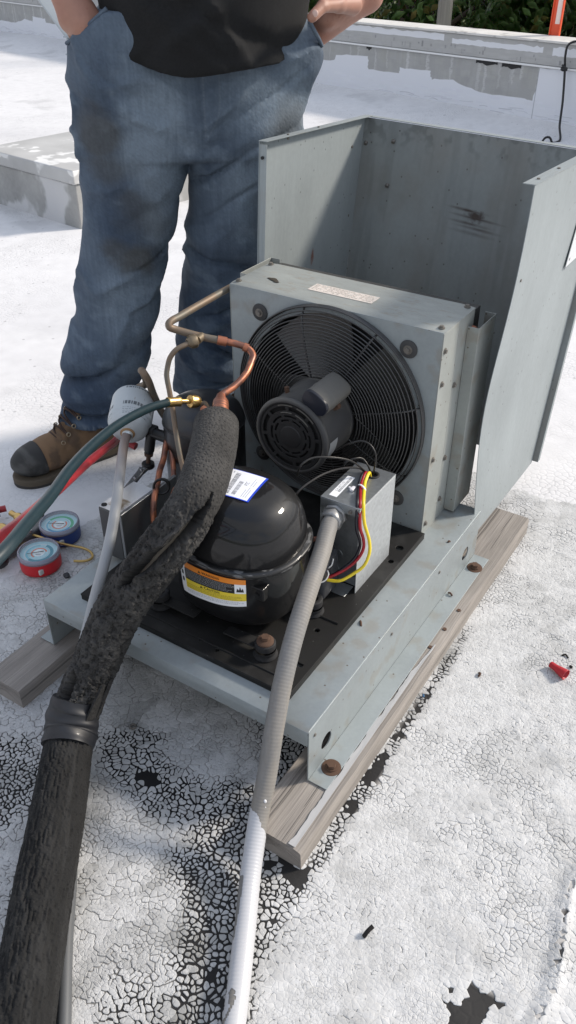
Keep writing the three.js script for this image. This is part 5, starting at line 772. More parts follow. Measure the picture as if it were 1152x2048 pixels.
// ---------------------------------------------------------------- receiver tank
{
  const r = thing('receiver_tank', 'black domed receiver tank between the compressor and the left side of the fan', 'receiver tank', [-0.240, 0.187, -0.452]);
  part('shell', lathe([[0, 0], [0.07, 0], [0.086, 0.012], [0.088, 0.03], [0.088, 0.19], [0.0885, 0.194], [0.0875, 0.205], [0.080, 0.222], [0.066, 0.234], [0.045, 0.242], [0.02, 0.2455], [0, 0.246]], [-0.240, 0.187, -0.452], [0, 1, 0], 72), P([0.013, 0.013, 0.014], { roughness: 0.38, clearcoat: 0.35, clearcoatRoughness: 0.2 }), r);
  part('weld_ring', (() => { const g = new THREE.TorusGeometry(0.0885, 0.0016, 8, 72); g.rotateX(Math.PI / 2); g.translate(-0.24, 0.381, -0.452); return g; })(), dullBlack, r);
  const v = part('valve_body', [cyl([-0.300, 0.342, -0.398], [-0.342, 0.342, -0.398], 0.0125, 0.0125, 6), bx(-0.356, -0.334, 0.328, 0.356, -0.412, -0.388, 0.004), cyl([-0.345, 0.340, -0.396], [-0.349, 0.300, -0.388], 0.0115, 0.0115, 20), cyl([-0.349, 0.300, -0.388], [-0.3497, 0.293, -0.3866], 0.0115, 0.009, 20)], M([0.012, 0.012, 0.013], { roughness: 0.45 }), r);
  part('valve_stem', [cyl([-0.3497, 0.294, -0.3866], [-0.3502, 0.287, -0.3855], 0.0105, 0.0095, 20), cyl([-0.3502, 0.288, -0.3855], [-0.352, 0.262, -0.382], 0.0052, 0.005, 8)], rust, v);
}
{
  const t = thing('copper_pipes', 'pair of short copper pipes dropping from the receiver valve', 'copper pipes', [-0.26, 0.2, -0.34]);
  part('pipe', tube([[-0.297, 0.345, -0.397], [-0.289, 0.338, -0.378], [-0.273, 0.322, -0.348], [-0.258, 0.317, -0.318], [-0.238, 0.314, -0.287], [-0.2095, 0.305, -0.240], [-0.202, 0.285, -0.226], [-0.20, 0.22, -0.22]], 0.0066, 60, 12), copper, t);
  part('pipe', tube([[-0.292, 0.346, -0.396], [-0.275, 0.335, -0.378], [-0.255, 0.311, -0.357], [-0.236, 0.296, -0.333], [-0.2275, 0.279, -0.314], [-0.228, 0.25, -0.30], [-0.228, 0.19, -0.30]], 0.0058, 60, 12), copper, t);
}
{
  const t = thing('ratchet_wrench', 'chrome ratchet wrench fitted on the receiver valve stem', 'wrench', [-0.352, 0.265, -0.383]);
  const ch = M([0.55, 0.55, 0.56], { roughness: 0.18, metalness: 1 });
  const A = V(-0.350, 0.266, -0.372), B = V(-0.3015, 0.270, -0.205), d = B.clone().sub(A), L = d.length(), yaw = Math.atan2(d.x, d.z);
  const sh = new THREE.Shape(); sh.moveTo(-0.009, 0.012); sh.lineTo(-0.0065, 0.03); sh.lineTo(-0.0065, L); sh.absarc(0, L, 0.0065, Math.PI, 0, true); sh.lineTo(0.0065, 0.03); sh.lineTo(0.009, 0.012); sh.lineTo(-0.009, 0.012);
  const g = new THREE.ExtrudeGeometry(sh, { depth: 0.005, bevelEnabled: true, bevelThickness: 0.0015, bevelSize: 0.0012, bevelSegments: 2 }); g.rotateX(Math.PI / 2); g.rotateY(yaw); g.translate(A.x, A.y + 0.003, A.z);
  part('handle', boxUV(g), ch, t);
  part('head', lathe([[0.005, 0], [0.0135, 0], [0.0145, 0.002], [0.0145, 0.010], [0.0135, 0.012], [0.005, 0.012]], [-0.3515, 0.258, -0.382], [0, 1, 0], 16), M([0.06, 0.06, 0.06], { roughness: 0.35, metalness: 0.7 }), t);
  for (const k of [0.022, 0.055]) { const q = A.clone().addScaledVector(d.clone().normalize(), k); part('rivet', cyl([q.x, q.y + 0.003, q.z], [q.x, q.y + 0.0062, q.z], 0.003, 0.0026, 14), ch, t); }
}
// ---------------------------------------------------------------- pressure switch box
{
  const b = thing('pressure_switch', 'bright steel pressure switch box in front of the receiver, wrench handle above it', 'switch box', [-0.255, 0.187, -0.23]);
  const chm = M([0.62, 0.62, 0.62], { roughness: 0.22, metalness: 0.9 }), dk = M([0.085, 0.087, 0.09], { roughness: 0.4, metalness: 0.6 });
  part('back_box', [bx(-0.287, -0.233, 0.1872, 0.3055, -0.268, -0.160, 0.003)], dk, b);
  const topT = canvasTex(128, 256, (c, W, H) => { c.fillStyle = '#dfe1e2'; c.fillRect(0, 0, W, H); const rr = mulberry(3); for (let i = 0; i < 160; i++) { c.fillStyle = `rgba(120,106,84,${0.05 + rr() * 0.1})`; c.beginPath(); c.ellipse(W * 0.55 + (rr() - 0.5) * 70, H * 0.72 + (rr() - 0.5) * 70, 4 + rr() * 22, 3 + rr() * 14, 0, 0, 7); c.fill(); } });
  part('lid', solidSheet(2, 2, (u, v) => [mix(-0.286, -0.234, u), 0.3075, mix(-0.162, -0.266, v)], 0.0016), M([1, 1, 1], { map: topT, roughness: 0.3, metalness: 0.35 }), b);
  part('cover', [bx(-0.2315, -0.224, 0.1872, 0.3095, -0.330, -0.158, 0.0016)], M([0.30, 0.31, 0.315], { roughness: 0.3, metalness: 0.75 }), b);
  part('slot', cyl([-0.279, 0.3073, -0.170], [-0.279, 0.3086, -0.170], 0.006, 0.006, 18), rubber, b);
  part('bellows', cyl([-0.27, 0.235, -0.161], [-0.27, 0.235, -0.154], 0.007), chm, b);
}
{ const g = new THREE.TorusGeometry(0.0155, 0.0028, 10, 48); g.rotateY(0.75); g.rotateX(-0.3); g.translate(-0.214, 0.318, -0.270); const t = thing('black_wire_coil', 'small ring of black wire hanging beside the switch box', 'wire coil', [-0.214, 0.302, -0.27]); part('ring', g, M([0.012, 0.012, 0.012], { roughness: 0.35 }), t); const g2 = new THREE.TorusGeometry(0.0165, 0.0022, 10, 40, 4.4); g2.rotateY(0.95); g2.rotateX(-0.15); g2.translate(-0.2155, 0.3175, -0.272); part('ring', g2, M([0.012, 0.012, 0.012], { roughness: 0.35 }), t); }
// ---------------------------------------------------------------- filter drier and liquid line
{
  const f = thing('filter_drier', 'pale grey filter drier canister with faded print, hanging left of the receiver', 'filter drier', [-0.385, 0.36, -0.38]);
  const A = [-0.3685, 0.358, -0.349], D = [-0.52, 0.22, -0.82];
  const t = canvasTex(1024, 512, (c, W, H) => { c.fillStyle = '#b3b9bb'; c.fillRect(0, 0, W, H); const rr = mulberry(21); for (let i = 0; i < 500; i++) { const g = 165 + rr() * 40 | 0; c.fillStyle = `rgba(${g},${g + 4},${g + 5},0.2)`; c.fillRect(rr() * W, rr() * H, 4 + rr() * 30, 2 + rr() * 10); } for (const ox of [60, 400, 740]) { c.fillStyle = 'rgba(60,66,70,0.75)'; c.font = '34px sans-serif'; for (let l = 0; l < 7; l++) { let x = ox; const e = ox + 130 + (l * 53) % 110; while (x < e) { const w = 5 + rr() * 20; c.fillRect(x, 130 + l * 36, w, l === 0 ? 16 : 7); x += w + 6; } } } c.fillStyle = 'rgba(100,70,50,0.35)'; for (let i = 0; i < 30; i++) c.fillRect(rr() * W, rr() * H, 2 + rr() * 4, 2 + rr() * 4); });
  const met = M([1, 1, 1], { map: t, roughness: 0.42 });
  part('body', lathe([[0.010, -0.004], [0.022, -0.002], [0.034, 0.004], [0.0405, 0.012], [0.043, 0.020], [0.0445, 0.024], [0.0470, 0.028], [0.0475, 0.034], [0.0475, 0.098], [0.045, 0.105], [0.036, 0.114], [0.022, 0.119], [0.010, 0.121]], A, D, 64), met, f);
  part('rust_ring', lathe([[0.0115, -0.006], [0.0155, -0.005], [0.0165, -0.002], [0.0150, 0.001]], A, D, 32), M([0.32, 0.20, 0.10], { roughness: 0.8 }), f);
  part('inlet_fitting', [lathe([[0.0, 0], [0.0085, 0], [0.0105, -0.008], [0.0115, -0.010], [0.0118, -0.002]].map(q => [q[0], q[1] - 0.004]), A, D, 28)], M([0.62, 0.66, 0.65], { roughness: 0.4, metalness: 0.4 }), f);
  const E = V(...A).addScaledVector(V(...D).normalize(), 0.118);
  part('outlet_tube', tube([[E.x, E.y, E.z], [E.x - 0.008, E.y + 0.01, E.z - 0.02], [-0.415, 0.41, -0.47], [-0.404, 0.445, -0.455], [-0.395, 0.460, -0.440], [-0.382, 0.462, -0.432], [-0.375, 0.445, -0.436], [-0.375, 0.40, -0.45], [-0.36, 0.35, -0.46], [-0.31, 0.32, -0.46]], 0.0082, 90, 14), brownTube, f);
}
{
  const l = thing('liquid_line', 'grey painted liquid tube from the drier, running beside the black insulated pipe', 'liquid line', [-0.2, 0, -0.05]);
  const t = colTex(128, 512, (u, v) => { const n = fbm(u * 3, v * 10, 5, 601, 3, 10), k = sst(0.02, 0.16, v + 0.1 * (n - 0.5)); const c = [mix(0.20, 0.36, k), mix(0.155, 0.375, k), mix(0.135, 0.385, k)]; const s = sst(0.62, 0.70, fbm(u * 4, v * 16, 4, 603, 4, 16)); const dk = sst(0.50, 0.58, v); return c.map((q, i) => mix(mix(q, [0.15, 0.13, 0.12][i], s * 0.6), [0.095, 0.10, 0.105][i] * (0.8 + 0.4 * n), dk)); });
  t.repeat.set(1, 0.72);
  part('tube', tube([[-0.366, 0.357, -0.343], [-0.353, 0.356, -0.322], [-0.331, 0.354, -0.291], [-0.271, 0.346, -0.212], [-0.223, 0.331, -0.145], [-0.187, 0.308, -0.086], [-0.168, 0.280, -0.042], [-0.163, 0.245, -0.012], [-0.160, 0.200, 0.018], [-0.154, 0.145, 0.055], [-0.140, 0.078, 0.093], [-0.089, 0.028, 0.159], [0.0, 0.0135, 0.260], [0.073, 0.0135, 0.341], [0.146, 0.0135, 0.424], [0.216, 0.0135, 0.498], [0.29, 0.0135, 0.58], [0.40, 0.0135, 0.70]], (q) => 0.0098 + 0.0006 * sst(0, 0.1, q), 200, 16), M([1, 1, 1], { map: t, roughness: 0.5 }), l);
}
// ---------------------------------------------------------------- hoses
function hose(name, label, pts, r, col) { const t = thing(name, label, 'hose', pts[0]); const tx = colTex(64, 256, (u, v) => { const n = 0.9 + 0.25 * (fbm(u * 6, v * 30, 3, 611, 6, 30) - 0.5); return col.map(q => q * n); }); tx.repeat.set(1, 3); part('hose_body', tube(pts, r, 160, 18), M([1, 1, 1], { map: tx, roughness: 0.42 }), t); return t; }
{
  const h = hose('service_hose', 'dark teal service hose arching from the brass fitting on the suction line', [[-0.192, 0.507, -0.290], [-0.180, 0.528, -0.226], [-0.144, 0.561, -0.111], [-0.101, 0.587, -0.011], [-0.032, 0.624, 0.106], [0.027, 0.651, 0.194], [0.085, 0.682, 0.283], [0.125, 0.701, 0.351], [0.13, 0.69, 0.43], [0.05, 0.58, 0.50], [-0.2, 0.30, 0.45], [-0.48, 0.05, 0.20], [-0.74, 0.025, -0.05], [-0.82, 0.03, -0.2], [-0.775, 0.034, -0.27]], 0.0080, [0.010, 0.028, 0.036]);
  part('sleeve', lathe([[0.0088, 0], [0.0102, 0.001], [0.0094, 0.004], [0.0092, 0.023], [0.0100, 0.026], [0.0098, 0.028], [0.004, 0.0285]], [-0.1925, 0.508, -0.288], [0.010, -0.008, -0.030], 28), brass, h);
  part('stem', cyl([-0.1835, 0.501, -0.315], [-0.172, 0.492, -0.342], 0.0048, 0.0048, 16), brass, h);
  const kn = lathe([[0.005, 0], [0.0115, 0.0], [0.0128, 0.002], [0.0128, 0.013], [0.0115, 0.018], [0.0085, 0.023], [0.005, 0.0235]], [-0.1755, 0.495, -0.333], [0.010, -0.009, -0.027], 48), p = kn.attributes.position, ax = V(0.010, -0.009, -0.027).normalize(), o = V(-0.1755, 0.495, -0.333);
  for (let i = 0; i < p.count; i++) { const q = V(p.getX(i), p.getY(i), p.getZ(i)).sub(o), hh = q.dot(ax), rad = q.clone().addScaledVector(ax, -hh); if (i % 2 && hh > 0.001 && hh < 0.02 && rad.length() > 0.008) { q.addScaledVector(rad, -0.06); p.setXYZ(i, o.x + q.x, o.y + q.y, o.z + q.z); } } kn.computeVertexNormals();
  part('knurled_nut', kn, brass, h);
}
hose('service_hose', 'red service hose running behind the teal hose from under the filter drier', [[-0.40, 0.287, -0.40], [-0.440, 0.296, -0.395], [-0.408, 0.323, -0.339], [-0.336, 0.374, -0.204], [-0.227, 0.449, -0.042], [-0.131, 0.517, 0.093], [-0.055, 0.573, 0.190], [0.003, 0.618, 0.264], [0.03, 0.63, 0.34], [-0.05, 0.52, 0.42], [-0.30, 0.25, 0.36], [-0.56, 0.04, 0.12], [-0.78, 0.025, -0.08], [-0.83, 0.03, -0.22], [-0.78, 0.034, -0.295]], 0.0085, [0.34, 0.018, 0.025]);
// ---------------------------------------------------------------- gauge manifold
{
  const m = thing('gauge_manifold', 'manifold with a blue and a red pressure gauge lying face up on the roof', 'gauge manifold', [-0.62, 0.004, -0.26]);
  const dial = s => canvasTex(256, 256, (c, W) => { const r = W / 2; c.fillStyle = '#a9d0d8'; c.fillRect(0, 0, W, W); c.translate(r, r); const arc = (a, b, rad, w, col) => { c.strokeStyle = col; c.lineWidth = w; c.beginPath(); c.arc(0, 0, rad, a, b); c.stroke(); }; arc(0, 7, 92, 8, '#c6d0d4'); if (s) { arc(-1.2, 2.2, 84, 22, '#1f8296'); arc(2.2, 4.6, 80, 16, '#6fb6c6'); } else { arc(-2.6, 0.4, 88, 20, '#2fa574'); arc(0.4, 2.4, 84, 18, '#2c86b4'); arc(2.4, 3.6, 84, 12, '#5fb0c8'); } arc(s ? 2.0 : -0.8, s ? 6.0 : 4.0, 48, 10, '#d9694a'); c.fillStyle = '#445'; for (let i = 0; i < 40; i++) { const a = 2.4 + i * 0.125; c.fillRect(Math.cos(a) * 66 - 1.5, Math.sin(a) * 66 - 1.5, 3, 3); c.fillRect(Math.cos(a) * 106 - 1, Math.sin(a) * 106 - 1, 2, 2); } c.fillStyle = '#eef2f2'; c.beginPath(); c.arc(0, 0, 38, 0, 7); c.fill(); c.fillStyle = '#667'; c.fillRect(-20, 14, 40, 4); c.fillRect(-14, 21, 28, 3); });
  const gauge = (x, z, col, s, na) => {
    const g = part('gauge', lathe([[0, 0], [0.044, 0], [0.0475, 0.002], [0.0480, 0.012], [0.0480, 0.036], [0.0465, 0.0385]], [x, 0.004, z], [0, 1, 0], 56), M(col, { roughness: 0.45 }), m, s ? 'red gauge' : 'blue gauge');
    part('dial_face', (() => { const q = new THREE.CircleGeometry(0.0455, 48); q.rotateX(-Math.PI / 2); q.rotateY(0.55); q.translate(x, 0.0415, z); return q; })(), M([1, 1, 1], { map: dial(s), roughness: 0.5 }), g);
    part('bezel', lathe([[0.0455, 0], [0.049, 0], [0.0495, 0.006], [0.0485, 0.012], [0.0455, 0.0135], [0.044, 0.0125], [0.0445, 0.004]], [x, 0.038, z], [0, 1, 0], 56), P([0.50, 0.48, 0.56], { roughness: 0.2, transmission: 0.55, thickness: 0.004 }), g);
    part('lens', (() => { const q = new THREE.CylinderGeometry(0.0445, 0.0445, 0.0012, 48); q.translate(x, 0.049, z); return q; })(), P([0.97, 0.98, 0.98], { roughness: 0.04, transmission: 1, thickness: 0, ior: 1.3 }), g);
    part('needle', cyl([x - Math.cos(na) * 0.012, 0.0445, z - Math.sin(na) * 0.012], [x + Math.cos(na) * 0.028, 0.0445, z + Math.sin(na) * 0.028], 0.0012, 0.0006, 8), rubber, g);
    const [sx, sz] = [x + 0.036, z + 0.032]; part('side_tag', bx(sx - 0.003, sx + 0.0035, 0.014, 0.028, sz - 0.009, sz + 0.006, 0.002), M([0.55, 0.55, 0.52], { roughness: 0.4 }), g);
  };
  gauge(-0.606, -0.312, [0.015, 0.045, 0.20], false, 2.6); gauge(-0.564, -0.204, [0.58, 0.015, 0.022], true, 2.3);
  part('valve_block', [bx(-0.690, -0.640, 0.006, 0.040, -0.315, -0.165, 0.006)], M([0.13, 0.13, 0.13], { roughness: 0.45, metalness: 0.4 }), m);
  part('label_plate', bx(-0.684, -0.652, 0.0402, 0.0412, -0.235, -0.19, 0.0004), M([0.70, 0.70, 0.69]), m);
  for (const [x, z] of [[-0.702, -0.318], [-0.640, -0.145]]) part('hand_knob', lathe([[0, 0], [0.02, 0], [0.023, 0.004], [0.023, 0.018], [0.019, 0.023], [0, 0.024]], [x, 0.018, z], [0.2, 1, 0.1], 14), M([0.012, 0.012, 0.013], { roughness: 0.5 }), m);
  for (const z of [-0.285, -0.232]) part('hose_fitting', [cyl([-0.690, 0.026, z], [-0.710, 0.028, z - 0.002], 0.007, 0.007, 6), lathe([[0.006, 0], [0.0115, 0], [0.0125, 0.003], [0.0125, 0.018], [0.010, 0.024], [0.0075, 0.03], [0.0075, 0.045]], [-0.712, 0.028, z - 0.002], [-1, 0.1, -0.05], 20)], brass, m);
  part('gauge_stem', cyl([-0.642, 0.022, -0.312], [-0.655, 0.022, -0.30], 0.008, 0.008, 8), brass, m); part('gauge_stem', cyl([-0.61, 0.022, -0.215], [-0.645, 0.022, -0.225], 0.008, 0.008, 8), brass, m);
  part('screw', [cyl([-0.644, 0.04, -0.252], [-0.644, 0.047, -0.252], 0.005, 0.0045, 10)], steel, m);
  part('hook', tube([[-0.655, 0.03, -0.254], [-0.600, 0.030, -0.262], [-0.565, 0.022, -0.276], [-0.546, 0.018, -0.285], [-0.518, 0.014, -0.297], [-0.497, 0.011, -0.299], [-0.481, 0.009, -0.291], [-0.477, 0.009, -0.279], [-0.485, 0.009, -0.266], [-0.505, 0.010, -0.252]], 0.0032, 60, 10), M([0.55, 0.38, 0.14], { roughness: 0.4, metalness: 0.7 }), m);
}
// ---------------------------------------------------------------- bits lying on the roof
{
  const n = thing('wire_nut', 'red plastic wire nut lying on the white roof at the right', 'wire nut', [0.582, 0.01, -0.527]);
  const A = [0.563, 0.0115, -0.5335], D = [0.036, 0.001, 0.014];
  part('cap', lathe([[0, 0], [0.0055, 0], [0.0068, 0.0015], [0.0072, 0.014], [0.0085, 0.02], [0.0115, 0.038], [0.0117, 0.0395], [0.0100, 0.0395], [0.0080, 0.028], [0, 0.026]], A, D, 12), M([0.42, 0.012, 0.02], { roughness: 0.4 }), n);
  const dl = M([0.015, 0.013, 0.012], { roughness: 0.9 });
  const scrap = (name, label, cat, pts, r, mat) => { const t = thing(name, label, cat, pts[0]); part('piece', tube(pts, r, 14, 7), mat, t); };
  scrap('black_scrap', 'curled black scrap on the roof just above the red wire nut', 'scrap', [[0.574, 0.004, -0.578], [0.580, 0.006, -0.583], [0.588, 0.004, -0.578]], 0.0018, dl);
  scrap('black_scrap', 'tiny black crumb on the roof right of the red wire nut', 'scrap', [[0.598, 0.004, -0.557], [0.600, 0.005, -0.556], [0.603, 0.004, -0.555]], 0.0028, dl);
  scrap('black_scrap', 'short black scrap stuck in the white roof at the lower middle', 'scrap', [[0.505, 0.003, 0.163], [0.508, 0.012, 0.157], [0.512, 0.016, 0.148]], 0.0035, dl);
  scrap('rust_flake', 'small curled rusty flake on the white roof right of the timber', 'rust flake', [[0.447, 0.004, -0.438], [0.451, 0.008, -0.434], [0.450, 0.004, -0.428]], 0.0022, rust);
  scrap('blue_crumb', 'tiny blue plastic crumb beside the right timber', 'crumb', [[0.376, 0.004, -0.323], [0.378, 0.005, -0.320], [0.379, 0.004, -0.318]], 0.0022, M([0.02, 0.10, 0.22], { roughness: 0.5 }));
  scrap('dark_twig', 'dark scrap on the roof beside the left corner of the base', 'scrap', [[-0.447, 0.006, -0.262], [-0.440, 0.012, -0.268], [-0.432, 0.008, -0.275]], 0.006, dl);
  scrap('grey_lint', 'dark grey crumb on the roof right of the red gauge', 'scrap', [[-0.489, 0.004, -0.205], [-0.484, 0.008, -0.208], [-0.478, 0.004, -0.204]], 0.006, M([0.06, 0.06, 0.065], { roughness: 1 }));
  const t = thing('hex_nut', 'small dark nut lying on the cracked roof under the base front', 'nut', [-0.075, 0.004, 0.09]); const g = new THREE.TorusGeometry(0.0055, 0.0024, 6, 6); g.rotateX(Math.PI / 2); g.translate(-0.055, 0.0055, 0.048); part('ring', g, dirtySteel, t);
}
// ================================================================ THE MAN BEHIND THE UNIT
{
  // local axes: x across to the picture's right, y up, z towards the camera
  const p = thing('person', 'man in black t-shirt, stained blue jeans and work boots, thumbs and hands in pockets', 'person', [-0.745, 0, -0.845], null, 0.749);
  const RL = [[0.03, -0.150, 0.078, 0.103, 0.108], [0.09, -0.149, 0.074, 0.102, 0.106], [0.19, -0.144, 0.062, 0.100, 0.102], [0.29, -0.112, 0.05, 0.112, 0.106], [0.43, -0.066, 0.03, 0.113, 0.110], [0.55, -0.040, 0.03, 0.110, 0.114], [0.68, -0.002, 0.01, 0.122, 0.128], [0.80, 0.018, 0, 0.134, 0.142], [0.92, 0.03, 0, 0.13, 0.15]];
  const LL = [[0.03, 0.172, -0.065, 0.100, 0.105], [0.10, 0.172, -0.06, 0.099, 0.104], [0.20, 0.176, -0.05, 0.098, 0.102], [0.29, 0.198, -0.04, 0.110, 0.105], [0.38, 0.214, -0.03, 0.110, 0.108], [0.54, 0.236, -0.01, 0.113, 0.115], [0.67, 0.266, 0, 0.122, 0.128], [0.80, 0.286, 0, 0.132, 0.142], [0.92, 0.285, 0, 0.125, 0.15]];
  const HP = [[0.70, 0.155, -0.01, 0.20, 0.10], [0.76, 0.155, -0.005, 0.255, 0.135], [0.82, 0.158, 0, 0.270, 0.15], [0.90, 0.165, 0, 0.264, 0.16], [1.0, 0.180, 0, 0.258, 0.165], [1.12, 0.19, 0, 0.252, 0.165]];
  const ringF = (t, x, z) => { const k = Math.hypot((x - t[0]) / t[2], (z - t[1]) / t[3]); return (k - 1) * Math.min(t[2], t[3]); };
  const ridge = (v, w) => Math.exp(-(v * v) / (w * w));
  const foldsR = [[0.125, 0.05, 0.010, 0.030], [0.170, 0.10, -0.013, 0.012], [0.225, 0.12, 0.013, 0.030], [0.295, 0.42, -0.015, 0.014], [0.345, 0.45, 0.008, 0.028], [0.415, 0.30, -0.006, 0.014], [0.475, -0.35, 0.005, 0.022], [0.545, 0.40, -0.011, 0.013], [0.585, 0.45, 0.008, 0.026], [0.66, 0.5, -0.004, 0.018], [0.745, -0.5, -0.006, 0.014], [0.785, -0.5, 0.005, 0.02], [0.86, -0.55, -0.007, 0.014], [0.895, -0.55, 0.006, 0.022], [0.945, -0.7, -0.005, 0.012]];
  const foldsL = [[0.12, -0.08, 0.010, 0.030], [0.165, -0.12, -0.012, 0.012], [0.215, -0.15, 0.012, 0.028], [0.275, -0.30, -0.013, 0.013], [0.325, -0.30, 0.008, 0.026], [0.40, 0.35, -0.008, 0.013], [0.46, 0.40, 0.006, 0.022], [0.53, -0.35, -0.009, 0.013], [0.57, -0.35, 0.006, 0.022], [0.70, 0.55, -0.005, 0.014], [0.80, 0.6, -0.008, 0.014], [0.835, 0.6, 0.006, 0.02], [0.90, 0.7, -0.006, 0.012]];
  const jeansF = (x, y, z) => {
    const a = lut(RL, y), b = lut(LL, y); let dR = ringF(a, x, z), dL = ringF(b, x, z);
    const wig = 0.02 * (n3(x * 7, y * 7, z * 7, 701) - 0.5);
    for (const [y0, s, am, w] of foldsR) dR -= (am > 0 ? 0.85 : 1.15) * am * ridge(y + wig * 2.2 - y0 - s * (x - a[0]), am > 0 ? w : w * 0.6) * sst(0.28, 0.62, n3(x * 8, y * 5, z * 8, 703)) * 1.6 * sst(-0.35, 0.55, (z - a[1]) / a[3]);
    for (const [y0, s, am, w] of foldsL) dL -= (am > 0 ? 0.85 : 1.15) * am * ridge(y + wig * 2.2 - y0 - s * (x - b[0]), am > 0 ? w : w * 0.6) * sst(0.28, 0.62, n3(x * 8 + 4, y * 5, z * 8, 705)) * 1.6 * sst(-0.35, 0.55, (z - b[1]) / b[3]);
    let d = Math.min(dR, dL);
    if (y > 0.66) { d = smin(dR, dL, 0.03 * sst(0.735, 0.82, y) + 0.002); const h = ringF(lut(HP, y), x, z) + 0.30 * sst(0.80, 0.735, y); d = smin(d, h, 0.045 * sst(0.73, 0.80, y) + 0.002);
      if (z > 0) { d -= 0.004 * ridge((x - 0.205) / 1, 0.018) * sst(0.86, 0.885, y); d += 0.006 * ridge(x - 0.178 + 0.25 * (y - 0.9) * 0, 0.006) * sst(0.80, 0.86, y); for (const k of [0, 1, 2, 3]) { d -= 0.005 * ridge(y - (0.80 + k * 0.035) - Math.abs(x - 0.17) * (0.35 + 0.12 * k), 0.012) * ridge(x - 0.17, 0.10); } } }
    d -= 0.034 * Math.exp(-Math.pow(Math.hypot((x + 0.05) / 0.07, (y - 0.99) / 0.085, (z - 0.10) / 0.12), 2)) + 0.036 * Math.exp(-Math.pow(Math.hypot((x - 0.445) / 0.06, (y - 1.0) / 0.07, (z - 0.09) / 0.12), 2));
    if (x < 0.0) d = Math.max(d, (y - 1.052 - (x + 0.085) * 0.75) * 0.8); if (x > 0.43) d = Math.max(d, (y - 1.055 + (x - 0.465) * 0.75) * 0.8);
    d -= 0.003 * sst(0.165, 0.15, y - 0.04 * sst(0.0, -0.1, z - (x < 0.05 ? 0.075 : -0.06)) * -1) + 0.002 * (f3(x * 22, y * 22, z * 22, 2, 707) - 0.5) + 0.017 * (Math.pow(1 - Math.abs(2 * f3(x * 7 + y * 5, y * 10 - x * 6, z * 6, 2, 709) - 1), 3) - 0.35) * 0.8;
    return Math.max(d, 0.075 + 0.055 * sst(-0.12, 0.12, z - (x < 0.05 ? 0.075 : -0.06)) + 0.006 * Math.sin(x * 40) - y, y - 1.10);
  };
  const jeansT = colTex(1024, 1024, (u, v) => {
    const x = u * 1.0 - 0.32, y = v * 1.15; const st = fbm(u * 240, v * 16, 3, 711, 240, 16), tw = fbm(u * 260 + v * 130, v * 260, 2, 713), n = fbm(u * 7, v * 7, 5, 715, 7, 7);
    let w = 0.75 * Math.exp(-Math.pow(Math.hypot((x - 0.05) / 0.09, (y - 0.78) / 0.22), 2)) + 0.55 * Math.exp(-Math.pow(Math.hypot((x - 0.30) / 0.08, (y - 0.80) / 0.2), 2)) + 0.35 * Math.exp(-Math.pow(Math.hypot((x + 0.05) / 0.08, (y - 0.45) / 0.12), 2)) + 0.7 * Math.exp(-Math.pow(Math.hypot((x - 0.40) / 0.05, (y - 0.93) / 0.10), 2)) + 0.25; w = clamp((w - 0.02) * (0.35 + 1.3 * sst(0.25, 0.75, n)) * (0.85 + 0.3 * st) + 0.25 * sst(0.55, 0.75, fbm(u * 18 + v * 8, v * 26, 4, 716)) );
    let c = [mix(0.024, 0.175, w), mix(0.043, 0.222, w), mix(0.078, 0.272, w)]; const k = (0.90 + 0.12 * (st - 0.2) + 0.26 * (tw - 0.5)); c = c.map(q => q * k);
    let d = 0; for (const [a, b, ra, rb, m] of [[-0.06, 0.86, 0.055, 0.06, 0.75], [-0.035, 0.78, 0.07, 0.05, 0.6], [0.02, 0.68, 0.08, 0.09, 0.55], [0.0, 0.575, 0.075, 0.045, 0.95], [-0.05, 0.60, 0.05, 0.03, 0.7], [0.37, 0.86, 0.05, 0.06, 0.65], [0.33, 0.70, 0.06, 0.06, 0.35], [0.36, 0.60, 0.06, 0.06, 0.45]]) d = Math.max(d, m * sst(1.25, 0.35, Math.hypot((x - a) / ra, (y - b) / rb) + 1.3 * (fbm(u * 16, v * 16, 4, 717, 16, 16) - 0.5)));
    d *= 0.8; c = [mix(c[0], 0.066 * k, d), mix(c[1], 0.063 * k, d), mix(c[2], 0.054 * k, d)];
    const seam = (sx) => Math.exp(-Math.pow((x - sx) / 0.0022, 2)) * (0.5 + 0.5 * (Math.sin(y * 900) > -0.2)); let s = 0;
    if (y < 0.42) s = Math.max(s, 0.65 * seam(0.03 - 0.28 * (0.42 - y) + 0.012), 0.4 * seam(0.048 - 0.28 * (0.42 - y)));
    if (y > 0.85) s = Math.max(s, 0.35 * seam(0.180), 0.3 * seam(0.215 - 0.5 * Math.pow(clamp((0.93 - y) / 0.08), 2) * 0.06)); if (y < 0.145) s = Math.max(s, 0.5 * sst(0.4, 0.7, fbm(u * 120, v * 40, 3, 719)) * sst(0.147, 0.13, y)); if (Math.abs(y - 0.162) < 0.0018) s = Math.max(s, 0.3);
    return [mix(c[0], 0.17, s), mix(c[1], 0.20, s), mix(c[2], 0.23, s)];
  });
  const jeansB = valTex(512, 512, (u, v) => 0.5 + 0.5 * (fbm(u * 130 + v * 65, v * 130, 2, 721) - 0.5) + 0.4 * (fbm(u * 20, v * 20, 4, 723, 20, 20) - 0.5)); jeansB.repeat.set(2, 2);
  const planar = g => { const q = g.attributes.position; for (let i = 0; i < q.count; i++) g.attributes.uv.setXY(i, (q.getX(i) + 0.32) / 1.0, q.getY(i) / 1.15); return g; };
  const denim = M([1, 1, 1], { map: jeansT, bumpMap: jeansB, bumpScale: 0.0012, roughness: 0.9 });
  const je = part('jeans', planar(snet(jeansF, [-0.32, 0.02, -0.24], [0.56, 1.13, 0.26], 0.0068)), denim, p);
